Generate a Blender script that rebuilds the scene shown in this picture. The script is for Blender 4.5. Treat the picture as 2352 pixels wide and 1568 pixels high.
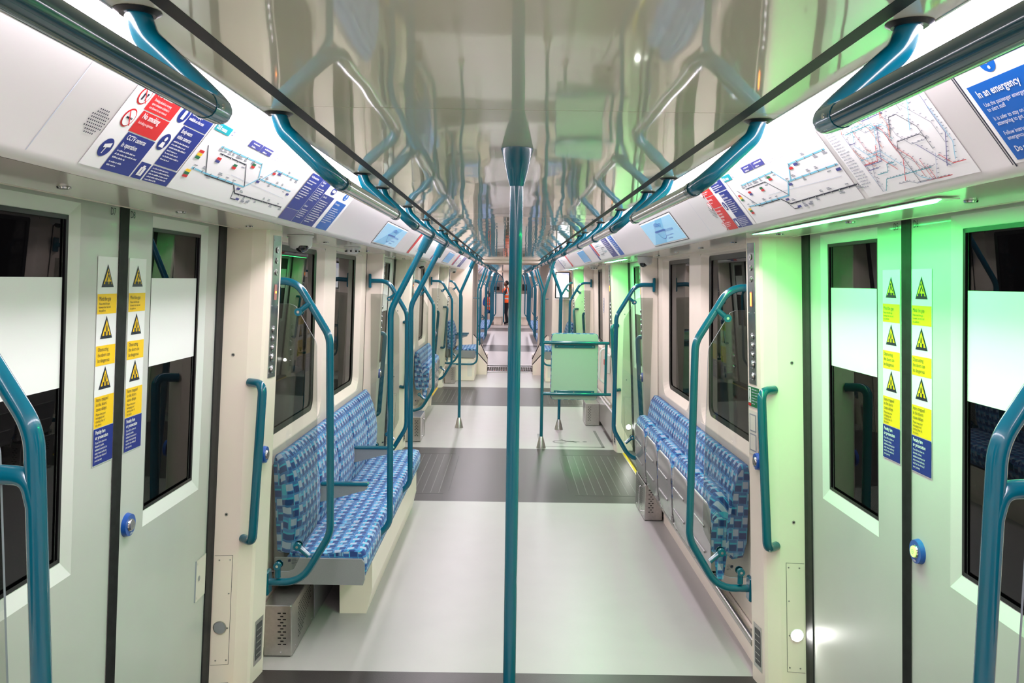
import bpy, math, random
from mathutils import Vector, Matrix
random.seed(7)
for o in list(bpy.data.objects): bpy.data.objects.remove(o)
SC = bpy.context.scene; COL = SC.collection

# ------------------------------------------------------------------ camera, world, exposure
W, H_, F = 2352., 1568., 1880.
ROLL = math.radians(.85)
PITCH, YAW = math.radians(4.2266), math.radians(.18475)
fwd = Vector((math.sin(YAW)*math.cos(PITCH), math.cos(YAW)*math.cos(PITCH), -math.sin(PITCH)))
rt = Vector((math.cos(YAW), -math.sin(YAW), 0)); dn = fwd.cross(rt)
rc = rt*math.cos(ROLL) - dn*math.sin(ROLL); dc = rt*math.sin(ROLL) + dn*math.cos(ROLL)
cam = bpy.data.cameras.new('camera'); camo = bpy.data.objects.new('camera', cam); COL.objects.link(camo)
cam.sensor_width = 36; cam.lens = F/W*36; cam.clip_start = .02; cam.clip_end = 200
m = Matrix((rc, -dc, -fwd)).transposed().to_4x4(); m.translation = Vector((-.015, 0, 1.75))
camo.matrix_world = m; SC.camera = camo
SC.view_settings.view_transform = 'Standard'; SC.view_settings.look = 'None'
SC.view_settings.gamma = 1; SC.view_settings.exposure = 0.0; SC.view_settings.use_curve_mapping = False
wd = bpy.data.worlds.new('night'); SC.world = wd; wd.use_nodes = True
wd.node_tree.nodes['Background'].inputs[0].default_value = (.012, .011, .012, 1)
wd.node_tree.nodes['Background'].inputs[1].default_value = .6
STRIP_E = 23.5      # ceiling light strips
GREEN_E = 105.0      # door header strips
LAMP_E = 60.0       # step lights

# ------------------------------------------------------------------ materials
def srgb(r, g, b):
    f = lambda c: (c/255/12.92 if c <= 10 else ((c/255+.055)/1.055)**2.4)
    return (f(r), f(g), f(b), 1)
MT = {}
def mat(n, col, rough=.5, metal=0., ior=1.45, coat=0., emit=None, es=0., noise=0., nscale=200., bump=0., bscale=100., aniso=None):
    m = bpy.data.materials.new(n); m.use_nodes = True; nt = m.node_tree; b = nt.nodes['Principled BSDF']
    b.inputs['Base Color'].default_value = col; b.inputs['Roughness'].default_value = rough
    b.inputs['Metallic'].default_value = metal; b.inputs['IOR'].default_value = ior
    b.inputs['Coat Weight'].default_value = coat; b.inputs['Coat Roughness'].default_value = .05
    if emit: b.inputs['Emission Color'].default_value = emit; b.inputs['Emission Strength'].default_value = es
    tc = None
    if noise or bump: tc = nt.nodes.new('ShaderNodeTexCoord')
    if noise:
        nz = nt.nodes.new('ShaderNodeTexNoise'); nz.inputs['Scale'].default_value = nscale; nz.inputs['Detail'].default_value = 3
        nt.links.new(tc.outputs['Object'], nz.inputs['Vector'])
        mr = nt.nodes.new('ShaderNodeMapRange'); mr.inputs['From Min'].default_value = .3; mr.inputs['From Max'].default_value = .7
        mr.inputs['To Min'].default_value = 1-noise; mr.inputs['To Max'].default_value = 1+noise
        nt.links.new(nz.outputs['Fac'], mr.inputs['Value'])
        mx = nt.nodes.new('ShaderNodeVectorMath'); mx.operation = 'SCALE'; mx.inputs[0].default_value = col[:3]
        nt.links.new(mr.outputs[0], mx.inputs['Scale']); nt.links.new(mx.outputs[0], b.inputs['Base Color'])
    if bump:
        nz = nt.nodes.new('ShaderNodeTexNoise'); nz.inputs['Scale'].default_value = bscale; nz.inputs['Detail'].default_value = 2
        nt.links.new(tc.outputs['Object'], nz.inputs['Vector'])
        bp = nt.nodes.new('ShaderNodeBump'); bp.inputs['Strength'].default_value = 1; bp.inputs['Distance'].default_value = bump
        nt.links.new(nz.outputs['Fac'], bp.inputs['Height']); nt.links.new(bp.outputs[0], b.inputs['Normal'])
    MT[n] = m; return m
mat('cream', srgb(245, 231, 216), .38, noise=.015, nscale=6)
mat('cream_gloss', srgb(232, 226, 216), .16, coat=.3)
mat('cove_white', srgb(236, 232, 232), .3)
mat('door_grey', srgb(203, 204, 199), .42, coat=.25, noise=.02, nscale=4)
mat('door_bevel', srgb(226, 228, 224), .4)
mat('seat_grey', srgb(140, 141, 143), .4, noise=.04, nscale=300)
mat('pan_grey', srgb(132, 129, 128), .22, coat=.3)
mat('panel_green_grey', srgb(168, 186, 172), .4, noise=.05, nscale=300)
mat('teal', srgb(0, 92, 112), .2, coat=.45)
mat('teal_dark', srgb(0, 58, 68), .16, coat=.5)
mat('chrome', (.62, .62, .62, 1), .12, metal=1.)
mat('steel', (.52, .50, .48, 1), .3, metal=1., noise=.06, nscale=60)
mat('steel_brushed', (.42, .42, .44, 1), .32, metal=1., noise=.1, nscale=25)
mat('rubber', (.018, .018, .02, 1), .55, noise=.25, nscale=30)
mat('rubber_grey', (.07, .07, .075, 1), .5, noise=.2, nscale=20)
mat('trim_dark', srgb(26, 25, 22), .6)
mat('black', (.006, .006, .007, 1), .35)
mat('black_gloss', (.005, .005, .006, 1), .08)
mat('bellows', srgb(188, 180, 172), .6)
mat('cab_grey', srgb(112, 104, 98), .3)
mat('vinyl_light', srgb(170, 166, 164), .36, noise=.02, nscale=5, bump=.0002, bscale=300)
mat('vinyl_dark', srgb(55, 50, 49), .36, noise=.18, nscale=350, bump=.0004, bscale=200)
mat('groove', srgb(112, 110, 108), .4)
mat('groove_dark', srgb(60, 58, 58), .5)
mat('yellow_floor', srgb(240, 196, 20), .5)
mat('frost', srgb(246, 246, 246), .5)
mat('sheet_white', srgb(240, 240, 240), .3)
mat('ink_red', srgb(206, 32, 38), .35); mat('ink_navy', srgb(24, 44, 132), .35); mat('ink_blue', srgb(0, 92, 180), .35)
mat('ink_indigo', srgb(62, 66, 138), .35); mat('ink_dark', srgb(30, 34, 54), .4); mat('ink_teal', srgb(0, 150, 160), .35)
mat('ink_yellow', srgb(250, 204, 24), .35); mat('ink_green', srgb(20, 112, 66), .35); mat('ink_pale', srgb(196, 204, 218), .4)
mat('ink_lblue', srgb(120, 196, 220), .4); mat('ink_orange', srgb(226, 112, 60), .4); mat('ink_grey', srgb(150, 154, 164), .4)
mat('ring_blue', srgb(16, 84, 178), .35, coat=.3)
mat('plastic_white', srgb(226, 226, 222), .35)
mat('lens', (.01, .01, .012, 1), .04, coat=1)
mat('amber', (.9, .25, .03, 1), .4, emit=(1, .28, .03, 1), es=7)
mat('amber_off', srgb(170, 120, 110), .3)
mat('strip_light', (1, 1, 1, 1), .5, emit=(1, .905, .985, 1), es=STRIP_E)
mat('green_light', (1, 1, 1, 1), .5, emit=(.03, 1, .16, 1), es=GREEN_E)
mat('step_light', (1, 1, 1, 1), .5, emit=(1, .98, .93, 1), es=LAMP_E)
mat('lens_grey', srgb(150, 152, 156), .3)
mat('lit_button', (.6, .9, .3, 1), .3, emit=(.55, .9, .2, 1), es=.9)
mat('screen_blue', srgb(70, 130, 165), .2, emit=srgb(118, 196, 235), es=.42)
mat('screen_blue2', srgb(80, 130, 155), .2, emit=srgb(160, 212, 240), es=.55)
mat('screen_dim', srgb(60, 120, 160), .2, emit=srgb(84, 150, 190), es=.45)
mat('screen_ink', srgb(30, 80, 150), .3, emit=srgb(30, 100, 190), es=.2)
mat('screen_white', (1, 1, 1, 1), .3, emit=(.9, .95, 1, 1), es=1.15)
mat('screen_lilac', (1, 1, 1, 1), .3, emit=(.42, .46, .85, 1), es=.9)
mat('screen_yellow', (1, 1, 1, 1), .3, emit=(1, .85, .2, 1), es=.9)
mat('hivis', srgb(255, 96, 28), .6, emit=srgb(255, 80, 20), es=0.0)
mat('reflective', srgb(200, 204, 206), .35); mat('cloth_dark', (.012, .012, .018, 1), .8); mat('cloth_blue', srgb(24, 70, 150), .8)
mat('skin', srgb(112, 74, 56), .55); mat('hair', (.008, .006, .005, 1), .6); mat('leather', (.01, .01, .01, 1), .4)
mat('track_steel', srgb(120, 112, 110), .4, metal=.6); mat('rust', srgb(190, 90, 70), .7)
# mirror-like laminate ceiling with slight waviness
mc = mat('ceiling_laminate', srgb(220, 218, 198), .045, ior=1.85)
nt = mc.node_tree; b = nt.nodes['Principled BSDF']
tc = nt.nodes.new('ShaderNodeTexCoord'); mp = nt.nodes.new('ShaderNodeMapping'); mp.inputs['Scale'].default_value = (3.2, 2.2, 1)
nz = nt.nodes.new('ShaderNodeTexNoise'); nz.inputs['Scale'].default_value = 1; nz.inputs['Detail'].default_value = 1
bp = nt.nodes.new('ShaderNodeBump'); bp.inputs['Distance'].default_value = .0026
nt.links.new(tc.outputs['Object'], mp.inputs[0]); nt.links.new(mp.outputs[0], nz.inputs['Vector'])
nt.links.new(nz.outputs['Fac'], bp.inputs['Height']); nt.links.new(bp.outputs[0], b.inputs['Normal'])
# thin glass
def glass(n, tint, ior):
    m = bpy.data.materials.new(n); m.use_nodes = True; nt = m.node_tree; nt.nodes.clear()
    out = nt.nodes.new('ShaderNodeOutputMaterial'); mix = nt.nodes.new('ShaderNodeMixShader')
    tr = nt.nodes.new('ShaderNodeBsdfTransparent'); tr.inputs[0].default_value = tint
    gl = nt.nodes.new('ShaderNodeBsdfGlossy'); gl.inputs['Roughness'].default_value = .01
    # Schlick reflectance, the same from either side of the pane
    ge = nt.nodes.new('ShaderNodeNewGeometry'); dt = nt.nodes.new('ShaderNodeVectorMath'); dt.operation = 'DOT_PRODUCT'
    nt.links.new(ge.outputs['Normal'], dt.inputs[0]); nt.links.new(ge.outputs['Incoming'], dt.inputs[1])
    def mm(op, a, b_):
        n_ = nt.nodes.new('ShaderNodeMath'); n_.operation = op
        for i, q in enumerate((a, b_)):
            if isinstance(q, (int, float)): n_.inputs[i].default_value = q
            else: nt.links.new(q, n_.inputs[i])
        return n_
    ab = mm('ABSOLUTE', dt.outputs['Value'], 0.); om = mm('SUBTRACT', 1., ab.outputs[0]); pw = mm('POWER', om.outputs[0], 5.)
    sc_ = mm('MULTIPLY', pw.outputs[0], ior[1]); fr = mm('ADD', sc_.outputs[0], ior[0])
    nt.links.new(fr.outputs[0], mix.inputs[0]); nt.links.new(tr.outputs[0], mix.inputs[1]); nt.links.new(gl.outputs[0], mix.inputs[2])
    nt.links.new(mix.outputs[0], out.inputs[0]); MT[n] = m
glass('window_glass', (.32, .32, .33, 1), (.055, .5))
glass('clear_glass', (.80, .82, .80, 1), (.045, .6))
# moquette
def moquette():
    m = bpy.data.materials.new('moquette'); m.use_nodes = True; nt = m.node_tree; b = nt.nodes['Principled BSDF']
    b.inputs['Roughness'].default_value = .85; b.inputs['Sheen Weight'].default_value = .15
    L = nt.links.new
    def M(op, a, c=None, d=None):
        n = nt.nodes.new('ShaderNodeMath'); n.operation = op
        for i, q in enumerate((a, c, d)):
            if q is None: continue
            if isinstance(q, (int, float)): n.inputs[i].default_value = q
            else: L(q, n.inputs[i])
        return n.outputs[0]
    uv = nt.nodes.new('ShaderNodeUVMap'); sp = nt.nodes.new('ShaderNodeSeparateXYZ'); L(uv.outputs[0], sp.inputs[0])
    px = M('DIVIDE', sp.outputs[0], .070); py = M('DIVIDE', sp.outputs[1], .058)
    ry = M('FLOOR', py); x2 = M('ADD', px, M('MULTIPLY', ry, .36)); rx = M('FLOOR', x2)
    fx = M('SUBTRACT', x2, rx); fy = M('SUBTRACT', py, ry)
    def box(a, a0, a1, c, c0, c1):
        return M('MULTIPLY', M('MULTIPLY', M('GREATER_THAN', a, a0), M('LESS_THAN', a, a1)), M('MULTIPLY', M('GREATER_THAN', c, c0), M('LESS_THAN', c, c1)))
    cid = nt.nodes.new('ShaderNodeCombineXYZ'); L(rx, cid.inputs[0]); L(ry, cid.inputs[1])
    wn = nt.nodes.new('ShaderNodeTexWhiteNoise'); wn.noise_dimensions = '2D'; L(cid.outputs[0], wn.inputs['Vector'])
    def mix(f, a, c):
        n = nt.nodes.new('ShaderNodeMix'); n.data_type = 'RGBA'
        L(f, n.inputs[0])
        for k, q in ((6, a), (7, c)):
            if isinstance(q, tuple): n.inputs[k].default_value = q
            else: L(q, n.inputs[k])
        return n.outputs[2]
    col = mix(M('GREATER_THAN', wn.outputs[0], .5), srgb(50, 104, 164), srgb(66, 128, 184))
    col = mix(box(fx, .03, .52, fy, .06, .56), col, srgb(30, 60, 122))
    col = mix(box(fx, .60, .98, fy, .32, .88), col, srgb(166, 178, 200))
    col = mix(box(fx, .04, .52, fy, .60, .74), col, srgb(50, 170, 198))
    col = mix(box(fx, .54, .60, fy, .0, 1.0), col, srgb(58, 166, 198))
    col = mix(box(fx, .62, .94, fy, .04, .24), col, srgb(38, 74, 140))
    st = M('GREATER_THAN', M('FRACT', M('MULTIPLY', fx, 16)), .55)
    col = mix(M('MULTIPLY', st, M('MULTIPLY', box(fx, .0, .30, fy, .1, .9), M('GREATER_THAN', wn.outputs[0], .72))), col, srgb(150, 196, 224))
    L(col, b.inputs['Base Color']); MT['moquette'] = m
moquette()

# ------------------------------------------------------------------ mesh builder
class MB:
    def __init__(s): s.v = []; s.f = []; s.m = []; s.uv = []; s.mats = []; s.sm = []
    def mi(s, n):
        if n not in s.mats: s.mats.append(n)
        return s.mats.index(n)
    def face(s, pts, mt, uv=None, smooth=False):
        i = len(s.v); s.v += [tuple(p) for p in pts]; s.f.append(tuple(range(i, i+len(pts)))); s.m.append(s.mi(mt)); s.uv.append(uv); s.sm.append(smooth)
    def grid(s, rows, mt, closed=False, uv=None, smooth=True, flip=False):
        i = len(s.v); n = len(rows[0]); k = s.mi(mt)
        for r in rows: s.v += [tuple(p) for p in r]
        for a in range(len(rows)-1):
            for c in range(n if closed else n-1):
                d = (c+1) % n; q = (i+a*n+c, i+a*n+d, i+(a+1)*n+d, i+(a+1)*n+c)
                if flip: q = q[::-1]
                s.f.append(q); s.m.append(k); s.sm.append(smooth)
                if uv: u = [uv[a][c], uv[a][d], uv[a+1][d], uv[a+1][c]]; s.uv.append(u[::-1] if flip else u)
                else: s.uv.append(None)
    def box(s, x0, x1, y0, y1, z0, z1, mt, ch=0.):
        if x0 > x1: x0, x1 = x1, x0
        if y0 > y1: y0, y1 = y1, y0
        c = min(ch, (x1-x0)*.45, (y1-y0)*.45, (z1-z0)*.45)
        if c <= 0:
            P = [(x, y, z) for x in (x0, x1) for y in (y0, y1) for z in (z0, z1)]
            for q in ((0, 1, 3, 2), (4, 6, 7, 5), (0, 4, 5, 1), (2, 3, 7, 6), (0, 2, 6, 4), (1, 5, 7, 3)): s.face([P[k] for k in q], mt)
            return
        import itertools
        V = {}
        X = (x0, x1); Y = (y0, y1); Z = (z0, z1)
        for i, j, k in itertools.product((0, 1), repeat=3):
            sx, sy, sz = (1-2*i), (1-2*j), (1-2*k)
            V[i, j, k] = ((X[i], Y[j]+sy*c, Z[k]+sz*c), (X[i]+sx*c, Y[j], Z[k]+sz*c), (X[i]+sx*c, Y[j]+sy*c, Z[k]))
        for i in (0, 1): s.face([V[i, a, b][0] for a, b in ((0, 0), (0, 1), (1, 1), (1, 0))], mt)
        for j in (0, 1): s.face([V[a, j, b][1] for a, b in ((0, 0), (1, 0), (1, 1), (0, 1))], mt)
        for k in (0, 1): s.face([V[a, b, k][2] for a, b in ((0, 0), (0, 1), (1, 1), (1, 0))], mt)
        for i, j in itertools.product((0, 1), repeat=2): s.face([V[i, j, 0][0], V[i, j, 0][1], V[i, j, 1][1], V[i, j, 1][0]], mt)
        for i, k in itertools.product((0, 1), repeat=2): s.face([V[i, 0, k][0], V[i, 0, k][2], V[i, 1, k][2], V[i, 1, k][0]], mt)
        for j, k in itertools.product((0, 1), repeat=2): s.face([V[0, j, k][1], V[0, j, k][2], V[1, j, k][2], V[1, j, k][1]], mt)
        for q in V.values(): s.face(q, mt)
    def tube(s, path, r, mt, n=14, caps=True):
        P = [Vector(p) for p in path]; rows = []; T0 = None; N = None
        for i, p in enumerate(P):
            t = (P[min(i+1, len(P)-1)]-P[max(i-1, 0)]).normalized()
            if N is None:
                N = Vector((0, 0, 1)) if abs(t.z) < .9 else Vector((1, 0, 0)); N = (N-t*N.dot(t)).normalized()
            else: N = (N-t*N.dot(t)).normalized()
            B = t.cross(N); rr = r[i] if isinstance(r, (list, tuple)) else r
            rows.append([p+(N*math.cos(a)+B*math.sin(a))*rr for a in [2*math.pi*k/n for k in range(n)]])
        s.grid(rows, mt, closed=True)
        if caps: s.face(rows[0][::-1], mt); s.face(rows[-1], mt)
    def disc(s, c, nrm, r, mt, n=20, h=0., r2=None):
        c = Vector(c); nrm = Vector(nrm).normalized(); a = nrm.orthogonal().normalized(); b = nrm.cross(a); r2 = r if r2 is None else r2
        R0 = [c+(a*math.cos(t)+b*math.sin(t))*r for t in [2*math.pi*k/n for k in range(n)]]
        if h:
            R1 = [c+nrm*h+(a*math.cos(t)+b*math.sin(t))*r2 for t in [2*math.pi*k/n for k in range(n)]]
            s.grid([R0, R1], mt, closed=True); s.face(R1, mt)
        else: s.face(R0, mt)
    def build(s, name, parent=None, kind=None):
        me = bpy.data.meshes.new(name); me.from_pydata(s.v, [], s.f)
        for n in s.mats: me.materials.append(MT[n])
        me.polygons.foreach_set('material_index', s.m); me.polygons.foreach_set('use_smooth', s.sm)
        if any(u is not None for u in s.uv):
            ul = me.uv_layers.new(name='UVMap'); k = 0
            for f, u in zip(s.f, s.uv):
                for j in range(len(f)):
                    if u: ul.data[k].uv = u[j]
                    k += 1
        me.update(); o = bpy.data.objects.new(name, me); COL.objects.link(o)
        if parent:
            o.parent = parent; o.matrix_parent_inverse = parent.matrix_basis.inverted()
        if kind: o['kind'] = kind
        return o
def tag(o, label, cat, group=None):
    if len(label.split()) > 16: print('LONG', label)
    o['label'] = label; o['category'] = cat
    if group: o['group'] = group
    return o
def empty(name, label, cat, loc, group=None):
    o = bpy.data.objects.new(name, None); COL.objects.link(o); o.location = loc; o.empty_display_size = .05
    return tag(o, label, cat, group)
def fillet(pts, rad, n=7):
    P = [Vector(p) for p in pts]; out = [P[0]]
    for i in range(1, len(P)-1):
        r = rad[i-1] if isinstance(rad, (list, tuple)) else rad
        a = (P[i-1]-P[i]); c = (P[i+1]-P[i]); la, lc = a.length, c.length; a.normalize(); c.normalize()
        ang = math.acos(max(-1, min(1, a.dot(c)))); d = min(r/math.tan(ang/2), la*.49, lc*.49)
        p0 = P[i]+a*d; p1 = P[i]+c*d
        for k in range(n+1):
            t = k/n; out.append(p0*(1-t)**2+P[i]*2*t*(1-t)+p1*t*t)
    out.append(P[-1]); return out
TXT = {}
def text_mesh(st, bold=False):
    key = (st, bold)
    if key in TXT: return TXT[key]
    cu = bpy.data.curves.new('t', 'FONT'); cu.body = st; cu.resolution_u = 2; cu.size = 1; cu.offset = .018 if bold else 0
    ob = bpy.data.objects.new('t', cu); me = bpy.data.meshes.new_from_object(ob)
    v = [(p.co.x, p.co.y) for p in me.vertices]; f = [tuple(p.vertices) for p in me.polygons]
    bpy.data.objects.remove(ob); bpy.data.meshes.remove(me); bpy.data.curves.remove(cu)
    TXT[key] = (v, f); return TXT[key]
class Sheet(MB):
    """flat print: (u,v) in metres mapped to the surface by fn(u,v,h)"""
    def __init__(s, fn): super().__init__(); s.fn = fn
    def poly(s, pts, mt, l=1): s.face([s.fn(u, v, .0007*l) for u, v in pts], mt)
    def rect(s, u0, v0, u1, v1, mt, l=1): s.poly([(u0, v0), (u1, v0), (u1, v1), (u0, v1)], mt, l)
    def circ(s, u, v, r, mt, l=1, n=24, ru=1.): s.poly([(u+ru*r*math.cos(2*math.pi*k/n), v+r*math.sin(2*math.pi*k/n)) for k in range(n)], mt, l)
    def ring(s, u, v, r, w, mt, l=1, n=24, a0=0, a1=2*math.pi):
        for k in range(n):
            a, b = a0+(a1-a0)*k/n, a0+(a1-a0)*(k+1)/n
            s.poly([(u+(r-w)*math.cos(a), v+(r-w)*math.sin(a)), (u+r*math.cos(a), v+r*math.sin(a)), (u+r*math.cos(b), v+r*math.sin(b)), (u+(r-w)*math.cos(b), v+(r-w)*math.sin(b))], mt, l)
    def line(s, pts, w, mt, l=1):
        for (a, b), (c, d) in zip(pts, pts[1:]):
            L = math.hypot(c-a, d-b) or 1; nx, ny = -(d-b)/L*w/2, (c-a)/L*w/2; ex, ey = (c-a)/L*w/2, (d-b)/L*w/2
            s.poly([(a-ex+nx, b-ey+ny), (a-ex-nx, b-ey-ny), (c+ex-nx, d+ey-ny), (c+ex+nx, d+ey+ny)], mt, l)
    def text(s, st, u, v, size, mt, l=2, sx=.82, bold=False, width=None, align='L'):
        V, Fc = text_mesh(st, bold)
        if not V: return
        w = max(p[0] for p in V)
        if width and w*size*sx > width: sx = width/(w*size)
        off = {'L': 0, 'C': -w*size*sx/2, 'R': -w*size*sx}[align]
        i = len(s.v); k = s.mi(mt)
        s.v += [tuple(s.fn(u+off+x*size*sx, v+y*size, .0007*l)) for x, y in V]
        for f in Fc: s.f.append(tuple(i+q for q in f)); s.m.append(k); s.uv.append(None); s.sm.append(False)
    def lines(s, u, v, w, n, size, mt, l=2, lead=1.3, seed=1):
        """rows of print too small to read in the photograph"""
        rnd = random.Random(seed)
        for i in range(n):
            x = 0; ww = w*rnd.uniform(.7, 1.0) if i < n-1 else w*.5; z = v-i*size*lead
            while x < ww:
                for _ in range(rnd.randint(2, 7)):
                    h = size*rnd.choice((.42, .42, .62)); s.rect(u+x, z, u+x+size*.34, z+h, mt, l); x += size*.5
                    if x > ww: break
                x += size*.35

# ------------------------------------------------------------------ section profile
LEAN = .0525
Xd = lambda z: 1.2815-LEAN*z            # door plane
Xp = lambda x, z: x+.052*(1.95-z)       # pillar lean
Xw = lambda z: 1.177-.03*z              # window-wall face
Xg = lambda z: 1.228-.03*z              # glass
SOF = 1.945; CEIL = 2.14
Y0, Y1 = -4.0, 34.6
DOORS = [-2.46, 2.485, 7.43, 12.37, 21.3, 29.4]
GW0, GW1 = 15.45, 17.05                 # gangway

# ------------------------------------------------------------------ floor, ceiling
fb = MB()
stripes = [(-4, -3.65, 'vinyl_light'), (-3.65, -1.3, 'vinyl_dark'), (-1.3, 1.42, 'vinyl_light'), (1.42, 3.545, 'vinyl_dark'), (3.545, 6.39, 'vinyl_light'), (6.39, 8.47, 'vinyl_dark'),
           (8.47, 11.38, 'vinyl_light'), (11.38, 13.38, 'vinyl_dark'), (13.38, 15.6, 'vinyl_light'), (16.95, 20.3, 'vinyl_light'),
           (20.3, 22.3, 'vinyl_dark'), (22.3, 28.4, 'vinyl_light'), (28.4, 30.5, 'vinyl_dark'), (30.5, 32.4, 'vinyl_light'), (32.4, Y1, 'vinyl_dark')]
for a, b_, mt_ in stripes:
    fb.face([(-1.32, a, 0), (1.32, a, 0), (1.32, b_, 0), (-1.32, b_, 0)], mt_)
for a, b_ in ((1.42, 3.545), (6.39, 8.47), (11.38, 13.38), (20.3, 22.3), (28.4, 30.5)):
    for s in (-1, 1):
        c0, c1 = a+.22, b_-.3
        for k in range(8):
            x = s*(.58+k*.068); fb.box(x-.0025, x+.0025, c0+.03, c1-.03, 0, .0009, 'groove')
        fb.box(s*.50, s*.503, c0+.1, c1-.1, 0, .0008, 'groove_dark')
        fb.box(s*.54, s*1.1, c0, c0+.004, 0, .0008, 'groove_dark'); fb.box(s*.54, s*1.1, c1-.004, c1, 0, .0008, 'groove_dark')
        fb.box(s*1.155, s*1.165, a+.1, b_-.1, 0, .004, 'steel')
        fb.box(s*1.165, s*1.27, a+.1, b_-.1, 0, .002, 'yellow_floor')
fb.box(-1.32, 1.32, Y0, Y1, -.05, -.02, 'groove_dark')
fb.build('floor', kind='structure')

cb = MB()
seams = [Y0, -.9, 1.905, 4.83, 7.7, 10.6, 13.4, 15.6]
for a, b_ in zip(seams, seams[1:]):
    cb.box(-.505, .505, a+.0015, b_-.0015, CEIL, CEIL+.02, 'ceiling_laminate')
    for s in (-1, 1): cb.box(s*.533, s*.602, a+.0015, b_-.0015, CEIL, CEIL+.02, 'ceiling_laminate')
for a, b_ in zip([16.9, 20, 23, 26, 29, 32], [20, 23, 26, 29, 32, Y1]):
    cb.box(-.505, .505, a+.0015, b_-.0015, CEIL, CEIL+.02, 'ceiling_laminate')
    for s in (-1, 1): cb.box(s*.533, s*.602, a+.0015, b_-.0015, CEIL, CEIL+.02, 'ceiling_laminate')
for s in (-1, 1):
    cb.box(s*.505, s*.533, Y0, Y1, CEIL-.0006, CEIL+.03, 'trim_dark')
cb.box(-.61, .61, Y0, Y1, CEIL+.021, CEIL+.03, 'cream')
cb.build('ceiling', kind='structure')

# cove panels (poster band), soffit
COVE = [(.714, 2.134), (.718, 2.131), (.72, 2.13), (.852, 1.965), (.862, 1.953), (.872, 1.947), (.882, 1.9475)]
def cove_side(s, n):
    mb = MB()
    for a, b_ in ((Y0, 15.4), (17.1, Y1)):
        mb.grid([[(s*x, a, z) for x, z in COVE], [(s*x, b_, z) for x, z in COVE]], 'cove_white')
    o = mb.build('trim_'+str(n), kind='structure')
    mb = MB()
    for a, b_ in ((Y0, 15.4), (17.1, Y1)):
        mb.face([(s*.882, a, SOF+.002), (s*1.115, a, SOF), (s*1.115, b_, SOF), (s*.882, b_, SOF+.002)], 'cream_gloss')
        mb.face([(s*.882, a, 1.9475), (s*.882, b_, 1.9475), (s*.882, b_, SOF+.03), (s*.882, a, SOF+.03)], 'cream')
        mb.box(s*1.10, s*1.14, a, b_, SOF+.001, SOF+.05, 'cream')
    y = .55
    while y < 15:
        mb.disc((s*1.02, y, SOF), (0, 0, -1), .016, 'chrome', h=.004, r2=.014); mb.disc((s*1.02, y, SOF-.004), (0, 0, -1), .006, 'black', n=8); y += .655
    mb.build('trim_'+str(n+2), kind='structure')
    for i, (a, b_) in enumerate(((Y0, 15.4), (17.1, Y1))):   # light strip
        mb = MB()
        mb.grid([[(s*x, yy, z) for x, z in ((.606, 2.156), (.650, 2.153), (.690, 2.143), (.714, 2.131))] for yy in (a, b_)], 'strip_light')
        t = mb.build('ceiling_light')
        mb = MB(); mb.box(s*.602, s*.606, a, b_, CEIL-.001, 2.16, 'chrome'); mb.box(s*.606, s*.712, a, b_, 2.159, 2.165, 'plastic_white'); mb.build('light_housing', t)
        side = 'left' if s < 0 else 'right'
        tag(t, ['long white ceiling light strip on the %s side of the near carriage' % side, 'far white ceiling light strip on the %s side beyond the gangway' % side][i], 'ceiling light', 'ceiling light strips')
cove_side(-1, 1); cove_side(1, 2)

# small gaps closing the outer shell above the soffit
sh = MB()
for s in (-1, 1): sh.box(s*.70, s*1.30, Y0, Y1, 2.166, 2.18, 'cream')
sh.build('trim_5', kind='structure')

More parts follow.
